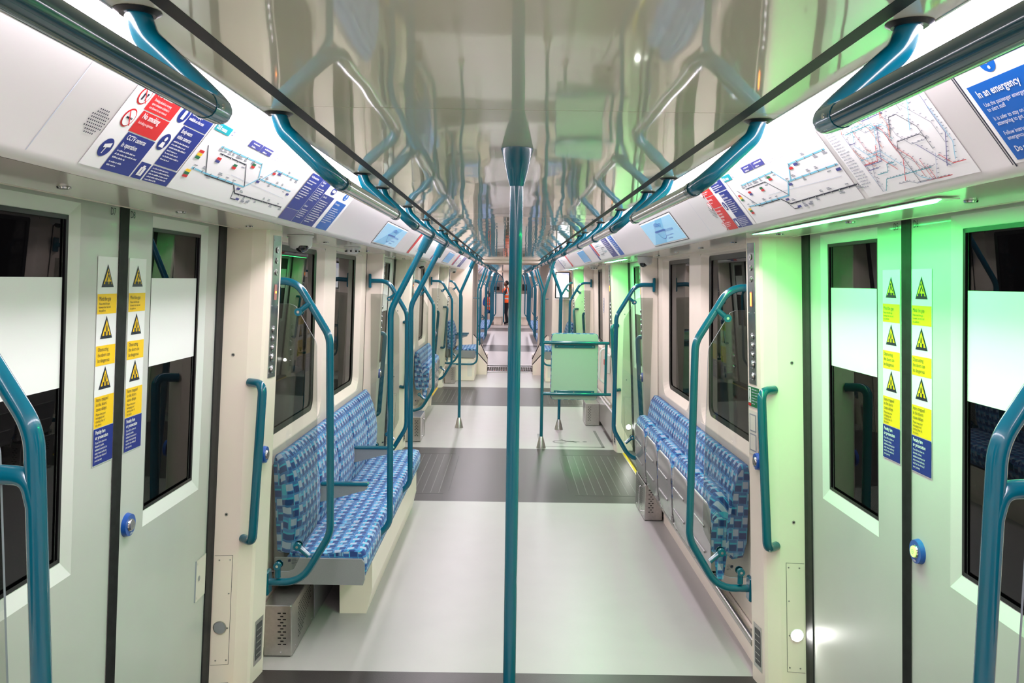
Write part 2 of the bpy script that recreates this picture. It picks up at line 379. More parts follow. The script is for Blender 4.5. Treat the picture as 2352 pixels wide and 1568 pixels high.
# ------------------------------------------------------------------ doors
door_n = [0]
def door_leaf(s, yc, side, code, detail, open_lit):
    """side -1: nearer leaf, +1: farther leaf"""
    door_n[0] += 1
    y0, y1 = (yc-.84, yc-.012) if side < 0 else (yc+.012, yc+.84)
    w0, w1 = (yc-.70, yc-.275) if side < 0 else (yc+.232, yc+.665)
    zb, zt, wz0, wz1 = .03, 1.99, .957, 1.908
    P = lambda y, z, o=0.: (s*(Xd(z)-o), y, z)
    mb = MB()
    zs = [zb, wz0-.045, wz0, wz1, wz1+.035, zt]
    B0, B1, B2, B3 = wz0-.045, wz0, wz1, wz1+.035
    bw = .03
    # leaf face with a hole, bevelled frame
    o0 = .0
    outer = [(w0-bw, B0), (w1+bw, B0), (w1+bw, B3), (w0-bw, B3)]
    full = [(y0, zb), (y1, zb), (y1, zt), (y0, zt)]
    for i in range(4):
        a, b_ = full[i], full[(i+1) % 4]; c, d = outer[(i+1) % 4], outer[i]
        mb.face([P(*a), P(*b_), P(*c), P(*d)], 'door_grey')
    inner = [(w0, B1), (w1, B1), (w1, B2), (w0, B2)]
    for i in range(4):
        a, b_ = outer[i], outer[(i+1) % 4]; c, d = inner[(i+1) % 4], inner[i]
        mb.face([P(*a), P(*b_), P(*c, -.018), P(*d, -.018)], 'door_bevel')
    mb.face([P(y0, zb, -.04), P(y1, zb, -.04), P(y1, B0, -.04), P(y0, B0, -.04)], 'door_grey')
    mb.face([P(y0, B3, -.04), P(y1, B3, -.04), P(y1, zt, -.04), P(y0, zt, -.04)], 'door_grey')
    for (a, b_) in (((y0, zb), (y0, zt)), ((y1, zb), (y1, zt))):
        mb.face([P(*a), P(*b_), P(*b_, -.04), P(*a, -.04)], 'door_grey')
    dr = mb.build('door_%d' % door_n[0], kind='structure')
    # glazing rubber + glass + film
    mb = MB()
    rw = .012
    for a0, a1, c0, c1 in ((w0, w1, B1, B1+rw), (w0, w1, B2-rw, B2), (w0, w0+rw, B1, B2), (w1-rw, w1, B1, B2)):
        mb.face([P(a0, c0, -.016), P(a1, c0, -.016), P(a1, c1, -.016), P(a0, c1, -.016)], 'black')
        mb.face([P(a0, c0, -.03), P(a1, c0, -.03), P(a1, c1, -.03), P(a0, c1, -.03)], 'black')
    mb.build('glazing_seal', dr)
    mb = MB(); mb.face([P(w0, B1, -.024), P(w1, B1, -.024), P(w1, B2, -.024), P(w0, B2, -.024)], 'window_glass'); mb.build('window_pane', dr)
    mb = MB(); mb.face([P(w0+rw, 1.444, -.023), P(w1-rw, 1.444, -.023), P(w1-rw, 1.742, -.023), P(w0+rw, 1.742, -.023)], 'frost'); mb.build('frosted_film', dr)
    # leading edge rubber
    mb = MB(); ya, yb = (yc-.026, yc-.002) if side < 0 else (yc+.002, yc+.026)
    rows = [[P(ya, z, .003), P((ya+yb)/2, z, .012), P(yb, z, .003), P(yb, z, -.03)] for z in (zb, zt)]
    mb.grid(rows, 'rubber', smooth=False); mb.build('edge_seal', dr)
    if detail:
        ud = 1 if s < 0 else -1    # reading direction along Y
        def fn(u, v, h): return P(ub+ud*u, v, .001+h)
        # sticker
        a, b_ = (yc-.148, yc-.03) if side < 0 else (yc+.044, yc+.162)
        ub = a if ud > 0 else b_
        sh_ = Sheet(fn); wd_ = b_-a; z1, z0 = 1.803, 1.25
        sh_.rect(0, z0, wd_, z1, 'sheet_white', 1)
        def tri(zc, kind):
            r = .038; p = [(wd_/2+dx*r, zc+dz*r) for dx, dz in ((-.95, -.8), (.95, -.8), (0, .95))]
            sh_.poly(p, 'ink_dark', 2); q = [(wd_/2+dx*r*.72, zc+dz*r*.72-.002) for dx, dz in ((-.92, -.72), (.92, -.72), (0, .95))]
            sh_.poly(q, 'ink_yellow', 3)
            cx = wd_/2
            if kind == 0:
                sh_.rect(cx-.018, zc-.022, cx+.001, zc-.014, 'ink_dark', 4); sh_.rect(cx+.006, zc-.022, cx+.019, zc-.014, 'ink_dark', 4)
                sh_.line([(cx-.008, zc-.012), (cx+.002, zc+.006), (cx+.012, zc-.008)], .004, 'ink_dark', 4); sh_.circ(cx, zc+.012, .004, 'ink_dark', 4, 10)
            else:
                for q in (-1, 1):
                    sh_.rect(cx+q*.010-.004, zc-.022, cx+q*.010+.004, zc-.010, 'ink_dark', 4); sh_.line([(cx+q*.003, zc-.008), (cx+q*.006, zc+.006)], .0025, 'ink_dark', 4)
                sh_.line([(cx, zc-.02), (cx, zc+.012)], .0015, 'ink_dark', 4)
        tri(1.745, 0); tri(1.595, 1); tri(1.447, 1)
        def block(za, zb_, mt_): sh_.rect(.002, zb_, wd_-.002, za, mt_, 2)
        block(1.695, 1.637, 'ink_yellow'); block(1.545, 1.487, 'ink_yellow'); block(1.397, 1.305, 'ink_yellow'); block(1.305, 1.25, 'ink_navy') if False else None
        return_blocks = [(1.695, 1.632), (1.540, 1.482), (1.398, 1.315)]
        T = lambda st, z, sz, mt_='ink_dark': sh_.text(st, .010, z, sz, mt_, 4, .8, width=wd_-.018)
        T('Mind the gap', 1.676, .0165); T('Please mind the gap', 1.664, .0095); T('between the train and', 1.654, .0095); T('the platform', 1.644, .0095)
        T('Obstructing', 1.529, .016); T('the doors can', 1.513, .016); T('be dangerous', 1.497, .016)
        T('Items trapped', 1.383, .0155); T('in the doors', 1.369, .0155); T('cause delays', 1.355, .0155)
        for i, t_ in enumerate(('Please keep your', 'belongings and', 'clothing clear of', 'the doors')): T(t_, 1.342-i*.0105, .0105)
        sh_.rect(.001, 1.196, wd_-.001, 1.3035, 'ink_navy', 3)
        sh_.text('Penalty fare', .010, 1.287, .0155, 'sheet_white', 4, .8, True, wd_-.018); sh_.text('or prosecution', .010, 1.272, .0155, 'sheet_white', 4, .8, True, wd_-.018)
        for i, t_ in enumerate(('If you fail to show on', 'demand a ticket,', 'validated smartcard or', 'other travel authority', 'valid for the whole of', 'your journey')): sh_.text(t_, .010, 1.259-i*.0105, .0098, 'sheet_white', 4, .8, width=wd_-.02)
        sh_.rect(-.001, 1.193, wd_+.001, 1.25, 'sheet_white', 1)
        k = sh_.build('door_sticker', dr)
        sh_ = Sheet(fn); ub = (a+b_)/2-ud*.02 if side > 0 else b_-ud*.01
        ub = {(-1, -1): yc-.085, (-1, 1): yc+.040, (1, -1): yc-.040, (1, 1): yc+.085}[(s, side)]
        sh_.text(code, 0, 1.925, .031, 'ink_dark', 2, .85); sh_.build('door_code', dr)
    return dr
def door_button(s, y, z, parent, lit=False, X=None, name='door_button', r=.038):
    mb = MB(); x = (Xd(z) if X is None else X)
    mb.disc((s*x, y, z), (-s, 0, LEAN*-1), r, 'ring_blue', n=32, h=.014, r2=r*.92)
    mb.disc((s*(x-.014), y, z), (-s, 0, 0), r*.55, 'chrome', n=24, h=.004, r2=r*.5)
    o = mb.build(name, parent)
    mb = MB(); mb.disc((s*(x-.018), y, z), (-s, 0, 0), r*.44, 'lit_button' if lit else 'steel', n=20, h=.003)
    q = Sheet(lambda u, v, h: (s*(x-.0215-h), y+(u if s < 0 else -u), z+v))
    q.text('OPEN', 0, -.003, .012, 'sheet_white', 1, .8, True, align='C') if False else None
    q.ring(0, 0, .007, .0015, 'ink_grey', 1, 16); q.line([(-.004, 0), (.004, 0)], .0015, 'ink_grey', 1)
    mb2 = mb.build('push_disc', o); q.build('braille_symbol', o)
    q = Sheet(lambda u, v, h: (s*(x-.0145-h), y+(u if s < 0 else -u), z+v)); q.text('OPEN', 0, -.030, .008, 'sheet_white', 1, .9, True, align='C'); q.build('button_lettering', o)
    return o
def jambs(s, yc, name):
    """pillars either side of a door opening, plus header gasket and rubber edges"""
    mb = MB()
    for d in (-1, 1):
        plan = [(1.185, .868), (1.07, .885), (1.062, .888), (1.018, .903), (1.008, .915), (.992, 1.045), (1.0, 1.058), (1.16, 1.10)]
        rows = []
        for z in (0, .975, SOF+.004):
            rows.append([(s*Xp(x, z), yc+d*y, z) for x, y in plan])
        mb.grid([rows[0], rows[1], rows[2]], 'cream', smooth=False)
        # rubber
        rr = [[(s*(Xd(z)-.012), yc+d*.868, z), (s*(Xd(z)-.008), yc+d*.84, z), (s*(Xd(z)-.006), yc+d*.805, z), (s*(Xd(z)+.01), yc+d*.803, z)] for z in (0, 1.0, 2.0)]
        mb.grid(rr, 'rubber', smooth=False)
        for z in (.76, 1.43):
            mb.disc((s*Xp(1.125, z), yc+d*.8763, z), (0, -d, 0), .007, 'steel', n=12, h=.002); mb.disc((s*Xp(1.125, z), yc+d*.874, z), (0, -d, 0), .0035, 'black', n=8, h=.0004)
    mb.box(s*1.115, s*1.20, yc-.9, yc+.9, SOF+.012, SOF+.03, 'rubber_grey')
    mb.box(s*1.19, s*1.30, yc-.9, yc+.9, 0, .03, 'rubber_grey')
    return mb.build(name, kind='structure')

def bay_wall(s, y0, y1, wins, name, windows=True):
    """inner lining between two door pillars with window openings"""
    mb = MB(); zs0, zs1 = .967, 1.915
    f = lambda y, z: (s*Xw(z), y, z); g = lambda y, z: (s*Xg(z), y, z)
    wins = sorted(wins)
    # below and above
    cuts = [y0]+[q for w in wins for q in w]+[y1]
    bev = .05
    def panel(a, b_, z0, z1): mb.face([f(a, z0), f(b_, z0), f(b_, z1), f(a, z1)], 'cream')
    panel(y0, y1, .30, zs0-bev); panel(y0, y1, zs1+.01, SOF+.004)
    mb.face([f(y0, .30), f(y1, .30), (s*1.16, y1, .0), (s*1.16, y0, 0)], 'cream')
    for i in range(0, len(cuts), 2):
        a = cuts[i]+(bev if i else 0); b_ = cuts[i+1]-(bev if i+1 < len(cuts)-1 else 0)
        panel(a, b_, zs0-bev, zs1+.01)
    for a, b_ in wins:
        # rounded opening: bevel from face outline to glass outline
        def rr(y0_, y1_, z0_, z1_, r, n=6, top=.02):
            pts = []
            for cy, cz, a0, rad in ((y0_, z0_, 180, r), (y1_, z0_, 270, r), (y1_, z1_, 0, top), (y0_, z1_, 90, top)):
                sy = 1 if cy == y0_ else -1; sz = 1 if cz == z0_ else -1
                for k in range(n+1):
                    t = math.radians(a0+90*k/n); pts.append((cy+sy*rad+rad*math.cos(t), cz+sz*rad+rad*math.sin(t)))
            return pts
        O = rr(a-bev, b_+bev, zs0-bev, zs1+.01, .001); M_ = rr(a-bev*.9, b_+bev*.9, zs0-bev*.9, zs1+.008, .11, top=.02); I = rr(a, b_, zs0, zs1, .07, top=.02)
        mb.grid([[f(*p) for p in O], [(s*(Xw(p[1])+.002), p[0], p[1]) for p in M_], [(s*(Xg(p[1])-.012), p[0], p[1]) for p in I]], 'cream', closed=True, smooth=False)
        J = rr(a+.028, b_-.028, zs0+.028, zs1-.028, .05, top=.01)
        mb.grid([[(s*(Xg(p[1])-.012), p[0], p[1]) for p in I], [(s*(Xg(p[1])-.006), p[0], p[1]) for p in J]], 'black', closed=True, smooth=False)
    mb.face([(s*(Xw(z)-.002), y, z) for y, z in ((y1-.045, .3), (y1-.03, .3), (y1-.03, 1.94), (y1-.045, 1.94))], 'black')
    o = mb.build(name, kind='structure')
    return o
win_n = [0]
def window(s, a, b_):
    win_n[0] += 1; mb = MB(); f = lambda y, z, o=0: (s*(Xg(z)+o), y, z)
    zs0, zs1 = .967, 1.915
    mb.face([f(a, zs0), f(b_, zs0), f(b_, zs1), f(a, zs1)], 'window_glass'); o = mb.build('window_%d' % win_n[0], kind='structure')
    mb = MB()
    for c0, c1, d0, d1 in ((a-.02, a+.02, zs0, zs1), (b_-.02, b_+.02, zs0, zs1), (a, b_, zs0-.02, zs0+.02), (a, b_, zs1-.02, zs1+.02)):
        mb.face([f(c0, d0, .004), f(c1, d0, .004), f(c1, d1, .004), f(c0, d1, .004)], 'black_gloss')
    mb.build('window_frame', o)

codes = {(-1, 1): ('D7', 'D8'), (1, 1): ('D6', 'D5')}
wall_parts = {}
for s in (-1, 1):
    sn = 'left' if s < 0 else 'right'
    for di, yc in enumerate(DOORS):
        lf = []
        for side in (-1, 1):
            lf.append(door_leaf(s, yc, side, codes[(s, 1)][0 if side < 0 else 1], di in (1, 2), s > 0))
        if s < 0: door_button(s, yc+.085, .955, lf[1])
        else: door_button(s, yc-.072, .955, lf[0], lit=True)
        jambs(s, yc, 'wall_%s' % sn)
        if s < 0 and di == 1:   # latch plate on the farther leaf
            mb = MB(); z0, z1 = .45, .62
            mb.grid([[(s*(Xd(z)-.004), yc+y, z) for y in (.70, .80)] for z in (z0, z1)], 'cream_gloss', smooth=False)
            mb.grid([[(s*(Xd(z)-o), yc+y, z) for y, o in ((.695, 0), (.70, .004))] for z in (z0, z1)], 'ink_grey', smooth=False)
            for z in (z0+.015, z1-.015): mb.disc((s*(Xd(z)-.0045), yc+.71, z), (-s, 0, 0), .004, 'steel', n=8)
            mb.disc((s*(Xd(.54)-.0045), yc+.73, .54), (-s, 0, 0), .012, 'lens_grey', n=12)
            mb.build('latch_plate', lf[1])
    edges = [(-1.42, 1.43), (3.56, 6.36), (8.51, 11.29)]
    for a, b_ in edges:
        wins = [(a+.12, 0.5*(a+b_)-.11), (0.5*(a+b_)+.25, b_-.28)]
        if a == 3.56: wins = [(3.66, 4.86), (5.27, 6.09)]
        if a == 8.51: wins = [(8.62, 9.82), (10.2, 11.0)]
        bay_wall(s, a, b_, wins, 'wall_%s' % sn)
        for w in wins: window(s, *w)
    for a, b_, w in ((13.43, 15.46, []), (17.0, 20.2, [(18.0, 19.6)]), (22.38, 28.3, [(22.6, 24.4), (24.9, 26.6)]), (30.5, 34.6, [(30.8, 32.3), (32.6, 34.0)]), (-4, -3.5, [])):
        bay_wall(s, a, b_, w, 'wall_%s' % sn)
        for q in w: window(s, *q)
# rear bulkhead behind camera and far cab end
mb = MB(); mb.box(-1.3, 1.3, Y0-.05, Y0, 0, 2.2, 'cream'); mb.build('wall_rear', kind='structure')
mb = MB(); ye = Y1-.05
for a, b_ in ((-1.3, -.95), (-.35, .38), (.95, 1.3)): mb.box(a, b_, ye, ye+.04, 0, 2.2, 'cream')
for a, b_ in ((-.95, -.35), (.38, .95)):
    mb.box(a, b_, ye, ye+.04, 0, 1.05, 'cream'); mb.box(a, b_, ye, ye+.04, 1.95, 2.2, 'cream')
    mb.box(a, b_, ye+.03, ye+.035, 1.05, 1.95, 'cab_grey'); mb.box(a+.12, b_-.12, ye+.02, ye+.03, 1.35, 1.62, 'black_gloss')
mb.box(-.36, -.33, ye-.02, ye, 0, 2.1, 'rubber_grey'); mb.box(.33, .36, ye-.02, ye, 0, 2.1, 'rubber_grey')
mb.box(-.7, -.45, ye-.01, ye+.02, 1.5, 1.75, 'rubber_grey')
mb.build('wall_far', kind='structure')

# ------------------------------------------------------------------ gangway
gb = MB()
for s in (-1, 1):
    xa = .725 if s < 0 else .785; xb_ = .715 if s < 0 else .60
    gb.box(s*xa, s*1.3, GW0, GW0+.10, .0, 2.2, 'cream', 0); gb.box(s*xb_, s*1.3, GW1-.1, GW1, 0, 2.2, 'cream')
    gb.box(s*(xb_-.03), s*(xb_+.03), GW1-.12, GW1-.06, .3, 2.08, 'cream', .006)
    N = 10; y0_ = GW0+.10; d = (GW1-GW0-.2)/N
    for k in range(N):
        y = y0_+k*d; x0 = xa+(xb_-xa)*k/N; x1 = xa+(xb_-xa)*(k+1)/N
        gb.grid([[(s*(x0+.02), y, z), (s*((x0+x1)/2-.01), y+d*.5, z), (s*(x1+.02), y+d, z)] for z in (0, 2.12)], 'bellows', smooth=False)
    # skirts that narrow the passage at floor level, one on each carriage
    for yy, za, zb_, xf in ((GW0-.25, .17, .36, .43), (GW0+.30, .22, .55, .44)):
        P = [(xf, 0), (xf, za), (.60, zb_), (.72, zb_+.14), (1.15, zb_+.14), (1.15, 0)]
        gb.face([(s*x, yy, z) for x, z in P], 'cream')
        gb.grid([[(s*x, q, z) for x, z in P[:5]] for q in (yy, yy+.24)], 'cream', smooth=False)
        gb.tube([(s*x, yy+.245, z+.008) for x, z in P[1:4]], .011, 'black', 8)
    gb.box(s*.46, s*.60, GW1-.5, GW1, 0, .25, 'cream')
gb.box(-.73, .79, GW0-.02, GW0+.14, 2.085, 2.145, 'cream', .012); gb.box(-.73, .79, GW1-.14, GW1+.02, 2.085, 2.145, 'cream', .012)
gb.box(-.8, .8, GW0, GW1, 2.145, 2.17, 'cream')
gb.build('wall_gangway', kind='structure')
gp = MB()
gp.box(-.47, .47, 15.58, 15.66, 0, .012, 'steel'); gp.box(-.42, .42, 15.68, 15.76, 0, .012, 'groove_dark'); gp.box(-.47, .47, 16.85, 16.96, 0, .012, 'steel'); gp.box(-.40, .40, 16.70, 16.80, 0, .012, 'groove_dark')
gp.box(-.5, .5, 15.6, 17.0, -.02, -.01, 'black')
for y in (15.78, 16.02, 16.28, 16.5): gp.box(-.47, .47, y, y+.03, -.008, .010, 'track_steel')
k = -.46
while k < .46:
    gp.box(k, k+.012, 15.78, 16.52, -.01, .006, 'track_steel')
    if random.random() < .25: gp.box(k+.014, k+.04, 15.85, 15.95, -.01, .002, 'rust')
    k += .045
gp.box(-.47, .47, 16.55, 16.68, -.01, .006, 'steel')
tag(gp.build('gangway_plate'), 'metal floor plate with open steel grid between the two carriages', 'floor plate')

# ------------------------------------------------------------------ jamb fittings
def P_face(s, yc, d, t, z, off=0.):
    """point on the pillar face carrying the controls; t 0..1 from door edge to bay"""
    x = 1.008+(.992-1.008)*t; y = .915+(1.045-.915)*t
    return (s*(Xp(x, z)-off), yc+d*y, z)
DN = {1: 'first', 2: 'second', 3: 'third', 0: 'rear'}
def control_strip(s, yc, d, word, sn, lit_full):
    mb = MB(); z0, z1 = 1.325, 1.925
    a, b_ = .30, .86
    rows = [[P_face(s, yc, d, a, z, .0), P_face(s, yc, d, a, z, .003), P_face(s, yc, d, b_, z, .003), P_face(s, yc, d, b_, z, 0)] for z in (z0, z1)]
    mb.grid(rows, 'steel_brushed', smooth=False); mb.face([rows[0][1], rows[0][2], rows[0][3], rows[0][0]], 'steel_brushed'); mb.face([rows[1][i] for i in (0, 1, 2, 3)], 'steel_brushed')
    for t, z in ((.36, z0+.02), (.8, z0+.02), (.36, z1-.02), (.8, z1-.02), (.36, 1.63), (.8, 1.63)): mb.disc(P_face(s, yc, d, t, z, .003), (-s, 0, 0), .003, 'steel', n=8, h=.001)
    o = mb.build('control_panel')
    tag(o, 'brushed steel control strip of buttons on the %s' % word, 'control panel', 'control strips on the door pillars')
    for z in (1.865, 1.82, 1.772):
        mb = MB(); mb.disc(P_face(s, yc, d, .6, z, .003), (-s, 0, 0), .013, 'steel', n=16, h=.003); mb.disc(P_face(s, yc, d, .6, z, .006), (-s, 0, 0), .006, 'black', n=10, h=.0005); mb.build('key_switch', o)
    for z, r in ((1.53, .015), (1.492, .015), (1.452, .015), (1.41, .019), (1.36, .018)):
        mb = MB(); mb.disc(P_face(s, yc, d, .56, z, .003), (-s, 0, 0), r, 'chrome', n=20, h=.006, r2=r*.85); mb.disc(P_face(s, yc, d, .56, z, .009), (-s, 0, 0), r*.6, 'steel_brushed', n=16, h=.001); mb.build('push_button', o)
    mb = MB(); q = [P_face(s, yc, d, t, z, .0045) for t, z in ((.48, 1.655), (.68, 1.655), (.68, 1.72), (.48, 1.72))]; mb.face(q, 'amber_off')
    zz = (1.66, 1.715) if lit_full else (1.683, 1.692)
    mb.face([P_face(s, yc, d, t, z, .0055) for t, z in ((.55, zz[0]), (.64, zz[0]), (.64, zz[1]), (.55, zz[1]))], 'amber'); mb.build('amber_indicator', o)
def pillar_handle(s, yc, d, label):
    mb = MB(); z0, z1 = .655, 1.315; st = -d
    p = fillet([(s*Xp(1.055, z0), yc+d*.888, z0), (s*Xp(1.0, z0), yc+d*.835, z0), (s*Xp(.985, z1), yc+d*.835, z1), (s*Xp(1.055, z1), yc+d*.888, z1)], .055)
    mb.tube(p, .0185, 'teal', 16)
    tag(mb.build('vertical_grab_bar'), label, 'handle', 'vertical teal handles on the door pillars')
def step_light(s, yc, d, lit, label):
    z = .275; y = yc+d*(.868+(1.185-1.132)/.115*.017-.004); x = s*Xp(1.132, z)
    mb = MB(); mb.disc((x, y, z), (0, -d, 0), .028, 'steel' if not lit else 'plastic_white', n=28, h=.003); o = mb.build('step_light')
    mb = MB(); mb.disc((x, y-d*.003, z), (0, -d, 0), .0245, 'step_light' if lit else 'lens_grey', n=28, h=.001); mb.build('lens', o)
    tag(o, label, 'light', 'round step lights by the doors')
def access_panel(s, yc, d, label):
    z0, z1 = .11, .585; x0, x1 = 1.165, 1.092
    yj = lambda x, o: yc+d*(.868+(1.185-x)/.115*.017-o)
    mb = MB()
    mb.grid([[(s*Xp(x0, z), yj(x0, .0008), z), (s*Xp(x1, z), yj(x1, .0008), z)] for z in (z0, z1)], 'groove_dark', smooth=False)
    mb.grid([[(s*Xp(x0, z), yj(x0, .0016), z), (s*Xp(x1+.0016, z), yj(x1+.0016, .0016), z)] for z in (z0+.0016, z1-.0016)], 'cream', smooth=False)
    for z in (z0+.02, .27, .42, z1-.02): mb.disc((s*Xp(x1+.010, z), yj(x1+.01, .0018), z), (0, -d, 0), .0035, 'steel', n=8, h=.001)
    for z in (z0+.02, z1-.02): mb.disc((s*Xp(x0-.02, z), yj(x0-.02, .0018), z), (0, -d, 0), .0035, 'steel', n=8, h=.001)
    tag(mb.build('access_panel'), label, 'panel', 'screwed access panels')
def floor_vent(s, yc, d, label):
    mb = MB(); z0, z1 = .07, .27
    fr = [(0.22, z0), (.85, z0), (.85, z1), (.22, z1)]
    mb.face([P_face(s, yc, d, t, z, .001) for t, z in fr], 'steel')
    mb.face([P_face(s, yc, d, t, z, .0018) for t, z in ((.32, z0+.02), (.75, z0+.02), (.75, z1-.02), (.32, z1-.02))], 'rubber_grey')
    for k in range(5): z = z0+.04+k*.028; mb.face([P_face(s, yc, d, t, z+q, .0025) for t, q in ((.36, 0), (.71, 0), (.71, .004), (.36, .004))], 'steel')
    tag(mb.build('vent_grille'), label, 'vent', 'small vents at the pillar feet')
for s in (-1, 1):
    sn = 'left' if s < 0 else 'right'
    for di in (1, 2, 3):
        yc = DOORS[di]
        for d in (-1, 1):
            if d < 0 and di == 1: continue
            where = '%s pillar %s the %s door' % (sn, 'past' if d > 0 else 'before', DN[di])
            if d > 0 or di > 1: control_strip(s, yc, d, where, sn, s > 0)
            pillar_handle(s, yc, d, 'vertical teal grab bar on the %s' % where)
            step_light(s, yc, d, s > 0, ('glowing white' if s > 0 else 'unlit grey')+' round step light on the '+where)
            access_panel(s, yc, d, 'tall screwed cream panel low on the '+where)
            floor_vent(s, yc, d, 'small steel vent low on the '+where)
            b_ = door_button(s, yc+d*.95, 1.0, None, X=Xp(1.003, 1.0), r=.037); tag(b_, 'round blue push button on the '+where, 'button', 'round blue pillar buttons')
# green evacuation notice and white grille frame on right pillar
for (s, di) in ((1, 1), (-1, 2)):
    yc = DOORS[di]; d = 1
    q = Sheet(lambda u, v, h: tuple(P_face(s, yc, d, (.98-u/.13) if s > 0 else (.06+u/.13), v, .002+h)))
    q.rect(0, 1.225, .115, 1.315, 'sheet_white', 0); q.rect(.002, 1.227, .113, 1.313, 'ink_green', 1)
    q.rect(.006, 1.243, .034, 1.309, 'sheet_white', 2); q.rect(.006, 1.229, .034, 1.241, 'ink_red', 2)
    q.circ(.022, 1.298, .005, 'ink_green', 3, 12); q.line([(.022, 1.29), (.020, 1.268), (.014, 1.25)], .004, 'ink_green', 3); q.line([(.020, 1.268), (.028, 1.25)], .004, 'ink_green', 3)
    q.lines(.042, 1.300, .066, 6, .009, 'ink_pale', 2, 1.35, 5)
    tag(q.build('safety_notice'), 'green and white %s notice below the steel control strip on the %s pillar' % ('emergency instruction' if s > 0 else 'safety', 'near right' if s > 0 else 'second left'), 'sign')
    mb = MB(); 
    for t0, t1, z0, z1 in ((.25, .95, 1.02, 1.21),): 
        mb.face([P_face(s, yc, d, t, z, .003) for t, z in ((t0, z0), (t1, z0), (t1, z1), (t0, z1))], 'cream_gloss')
        for a0, a1 in ((1.035, 1.11), (1.12, 1.195)): mb.face([P_face(s, yc, d, t, z, .004) for t, z in ((.35, a0), (.85, a0), (.85, a1), (.35, a1))], 'ink_grey')
        for a0, a1 in ((1.04, 1.105), (1.125, 1.19)): mb.face([P_face(s, yc, d, t, z, .0045) for t, z in ((.40, a0), (.80, a0), (.80, a1), (.40, a1))], 'cream_gloss')
    tag(mb.build('intercom_panel'), 'pale intercom panel with two grey openings on the %s pillar' % ('near right' if s > 0 else 'second left'), 'intercom')

# ------------------------------------------------------------------ draught screens
def hoop(s, y, label, glassy=True, arm=False, r=.0168):
    o = empty('draught_screen', label, 'screen', (s*.81, y, .38), 'teal hoop screens beside the doors')
    mb = MB()
    p = fillet([(s*1.085, y, 1.735), (s*.955, y, 1.735), (s*.81, y, 1.49), (s*.81, y, .60), (s*.945, y, .375), (s*1.11, y, .375)], [.16, .14, .16, .16], 10)
    mb.tube(p, r, 'teal', 18)
    if arm: mb.tube(fillet([(s*.81, y, 1.36), (s*.82, y, 1.41), (s*1.02, y, 1.42)], .05), .017, 'teal', 14)
    mb.build('hoop_tube', o)
    mb = MB()
    for z in (1.735, .375): mb.box(s*1.083, s*1.103, y-.03, y+.03, z-.055, z+.055, 'teal', .006)
    mb.build('wall_flange', o)
    for (x, z, tx, tz) in ((.945, 1.60, .895, 1.64), (.955, .545, .905, .50), (1.045, .455, 1.045, .40)):
        mb = MB(); mb.tube([(s*tx, y-.008, tz), (s*x, y-.008, z)], .013, 'teal', 10)
        mb.disc((s*x, y-.010, z), (0, -1, 0), .0185, 'teal', n=20, h=.014, r2=.017); mb.disc((s*x, y-.024, z), (0, -1, 0), .006, 'chrome', n=12, h=.002)
        mb.disc((s*x, y+.010, z), (0, 1, 0), .0185, 'teal', n=20, h=.010, r2=.017); mb.build('glass_clamp', o)
    if glassy:
        mb = MB(); pts = [(1.09, 1.635), (.985, 1.635), (.96, 1.625), (.872, 1.47), (.868, 1.45), (.868, .66), (.878, .63), (.975, .435), (1.0, .425), (1.09, .425)]
        for yy in (y-.003, y+.003): mb.face([(s*x, yy, z) for x, z in pts], 'clear_glass')
        for a, b_ in zip(pts, pts[1:]): mb.face([(s*a[0], y-.003, a[1]), (s*b_[0], y-.003, b_[1]), (s*b_[0], y+.003, b_[1]), (s*a[0], y+.003, a[1])], 'ink_grey')
        mb.build('glass_panel', o)
        q = Sheet(lambda u, v, h: (s*1.0+u, y-.004-h, v)); q.poly([(0, .47), (.012, .472), (.012, .484), (0, .482)], 'ink_dark', 1); q.lines(.016*-s if s > 0 else .016, .482, .03, 4, .005, 'ink_dark', 1, 1.4, 3); q.build('glass_mark', o)
    return o
for s in (-1, 1):
    sn = 'left' if s < 0 else 'right'
    hoop(s, 1.36, 'large teal hoop at the bottom %s edge of the photo, nearest the viewer' % sn, True, True)
    for y, w in ((3.62, 'just beyond the first %s door' % sn), (6.33, 'at the far end of the first %s seat bay' % sn), (8.56, 'just beyond the second %s door' % sn), (11.26, 'at the far end of the second %s bay' % sn), (13.52, 'just beyond the third %s door' % sn),
                 (20.1, 'before the first %s door of the far carriage' % sn), (22.5, 'beyond the first %s door of the far carriage' % sn), (28.2, 'before the last %s door of the far carriage' % sn), (30.6, 'beyond the last %s door of the far carriage' % sn)):
        if s > 0 and y == 8.56: continue
        hoop(s, y, 'teal hoop with glass pane '+w, y < 16)

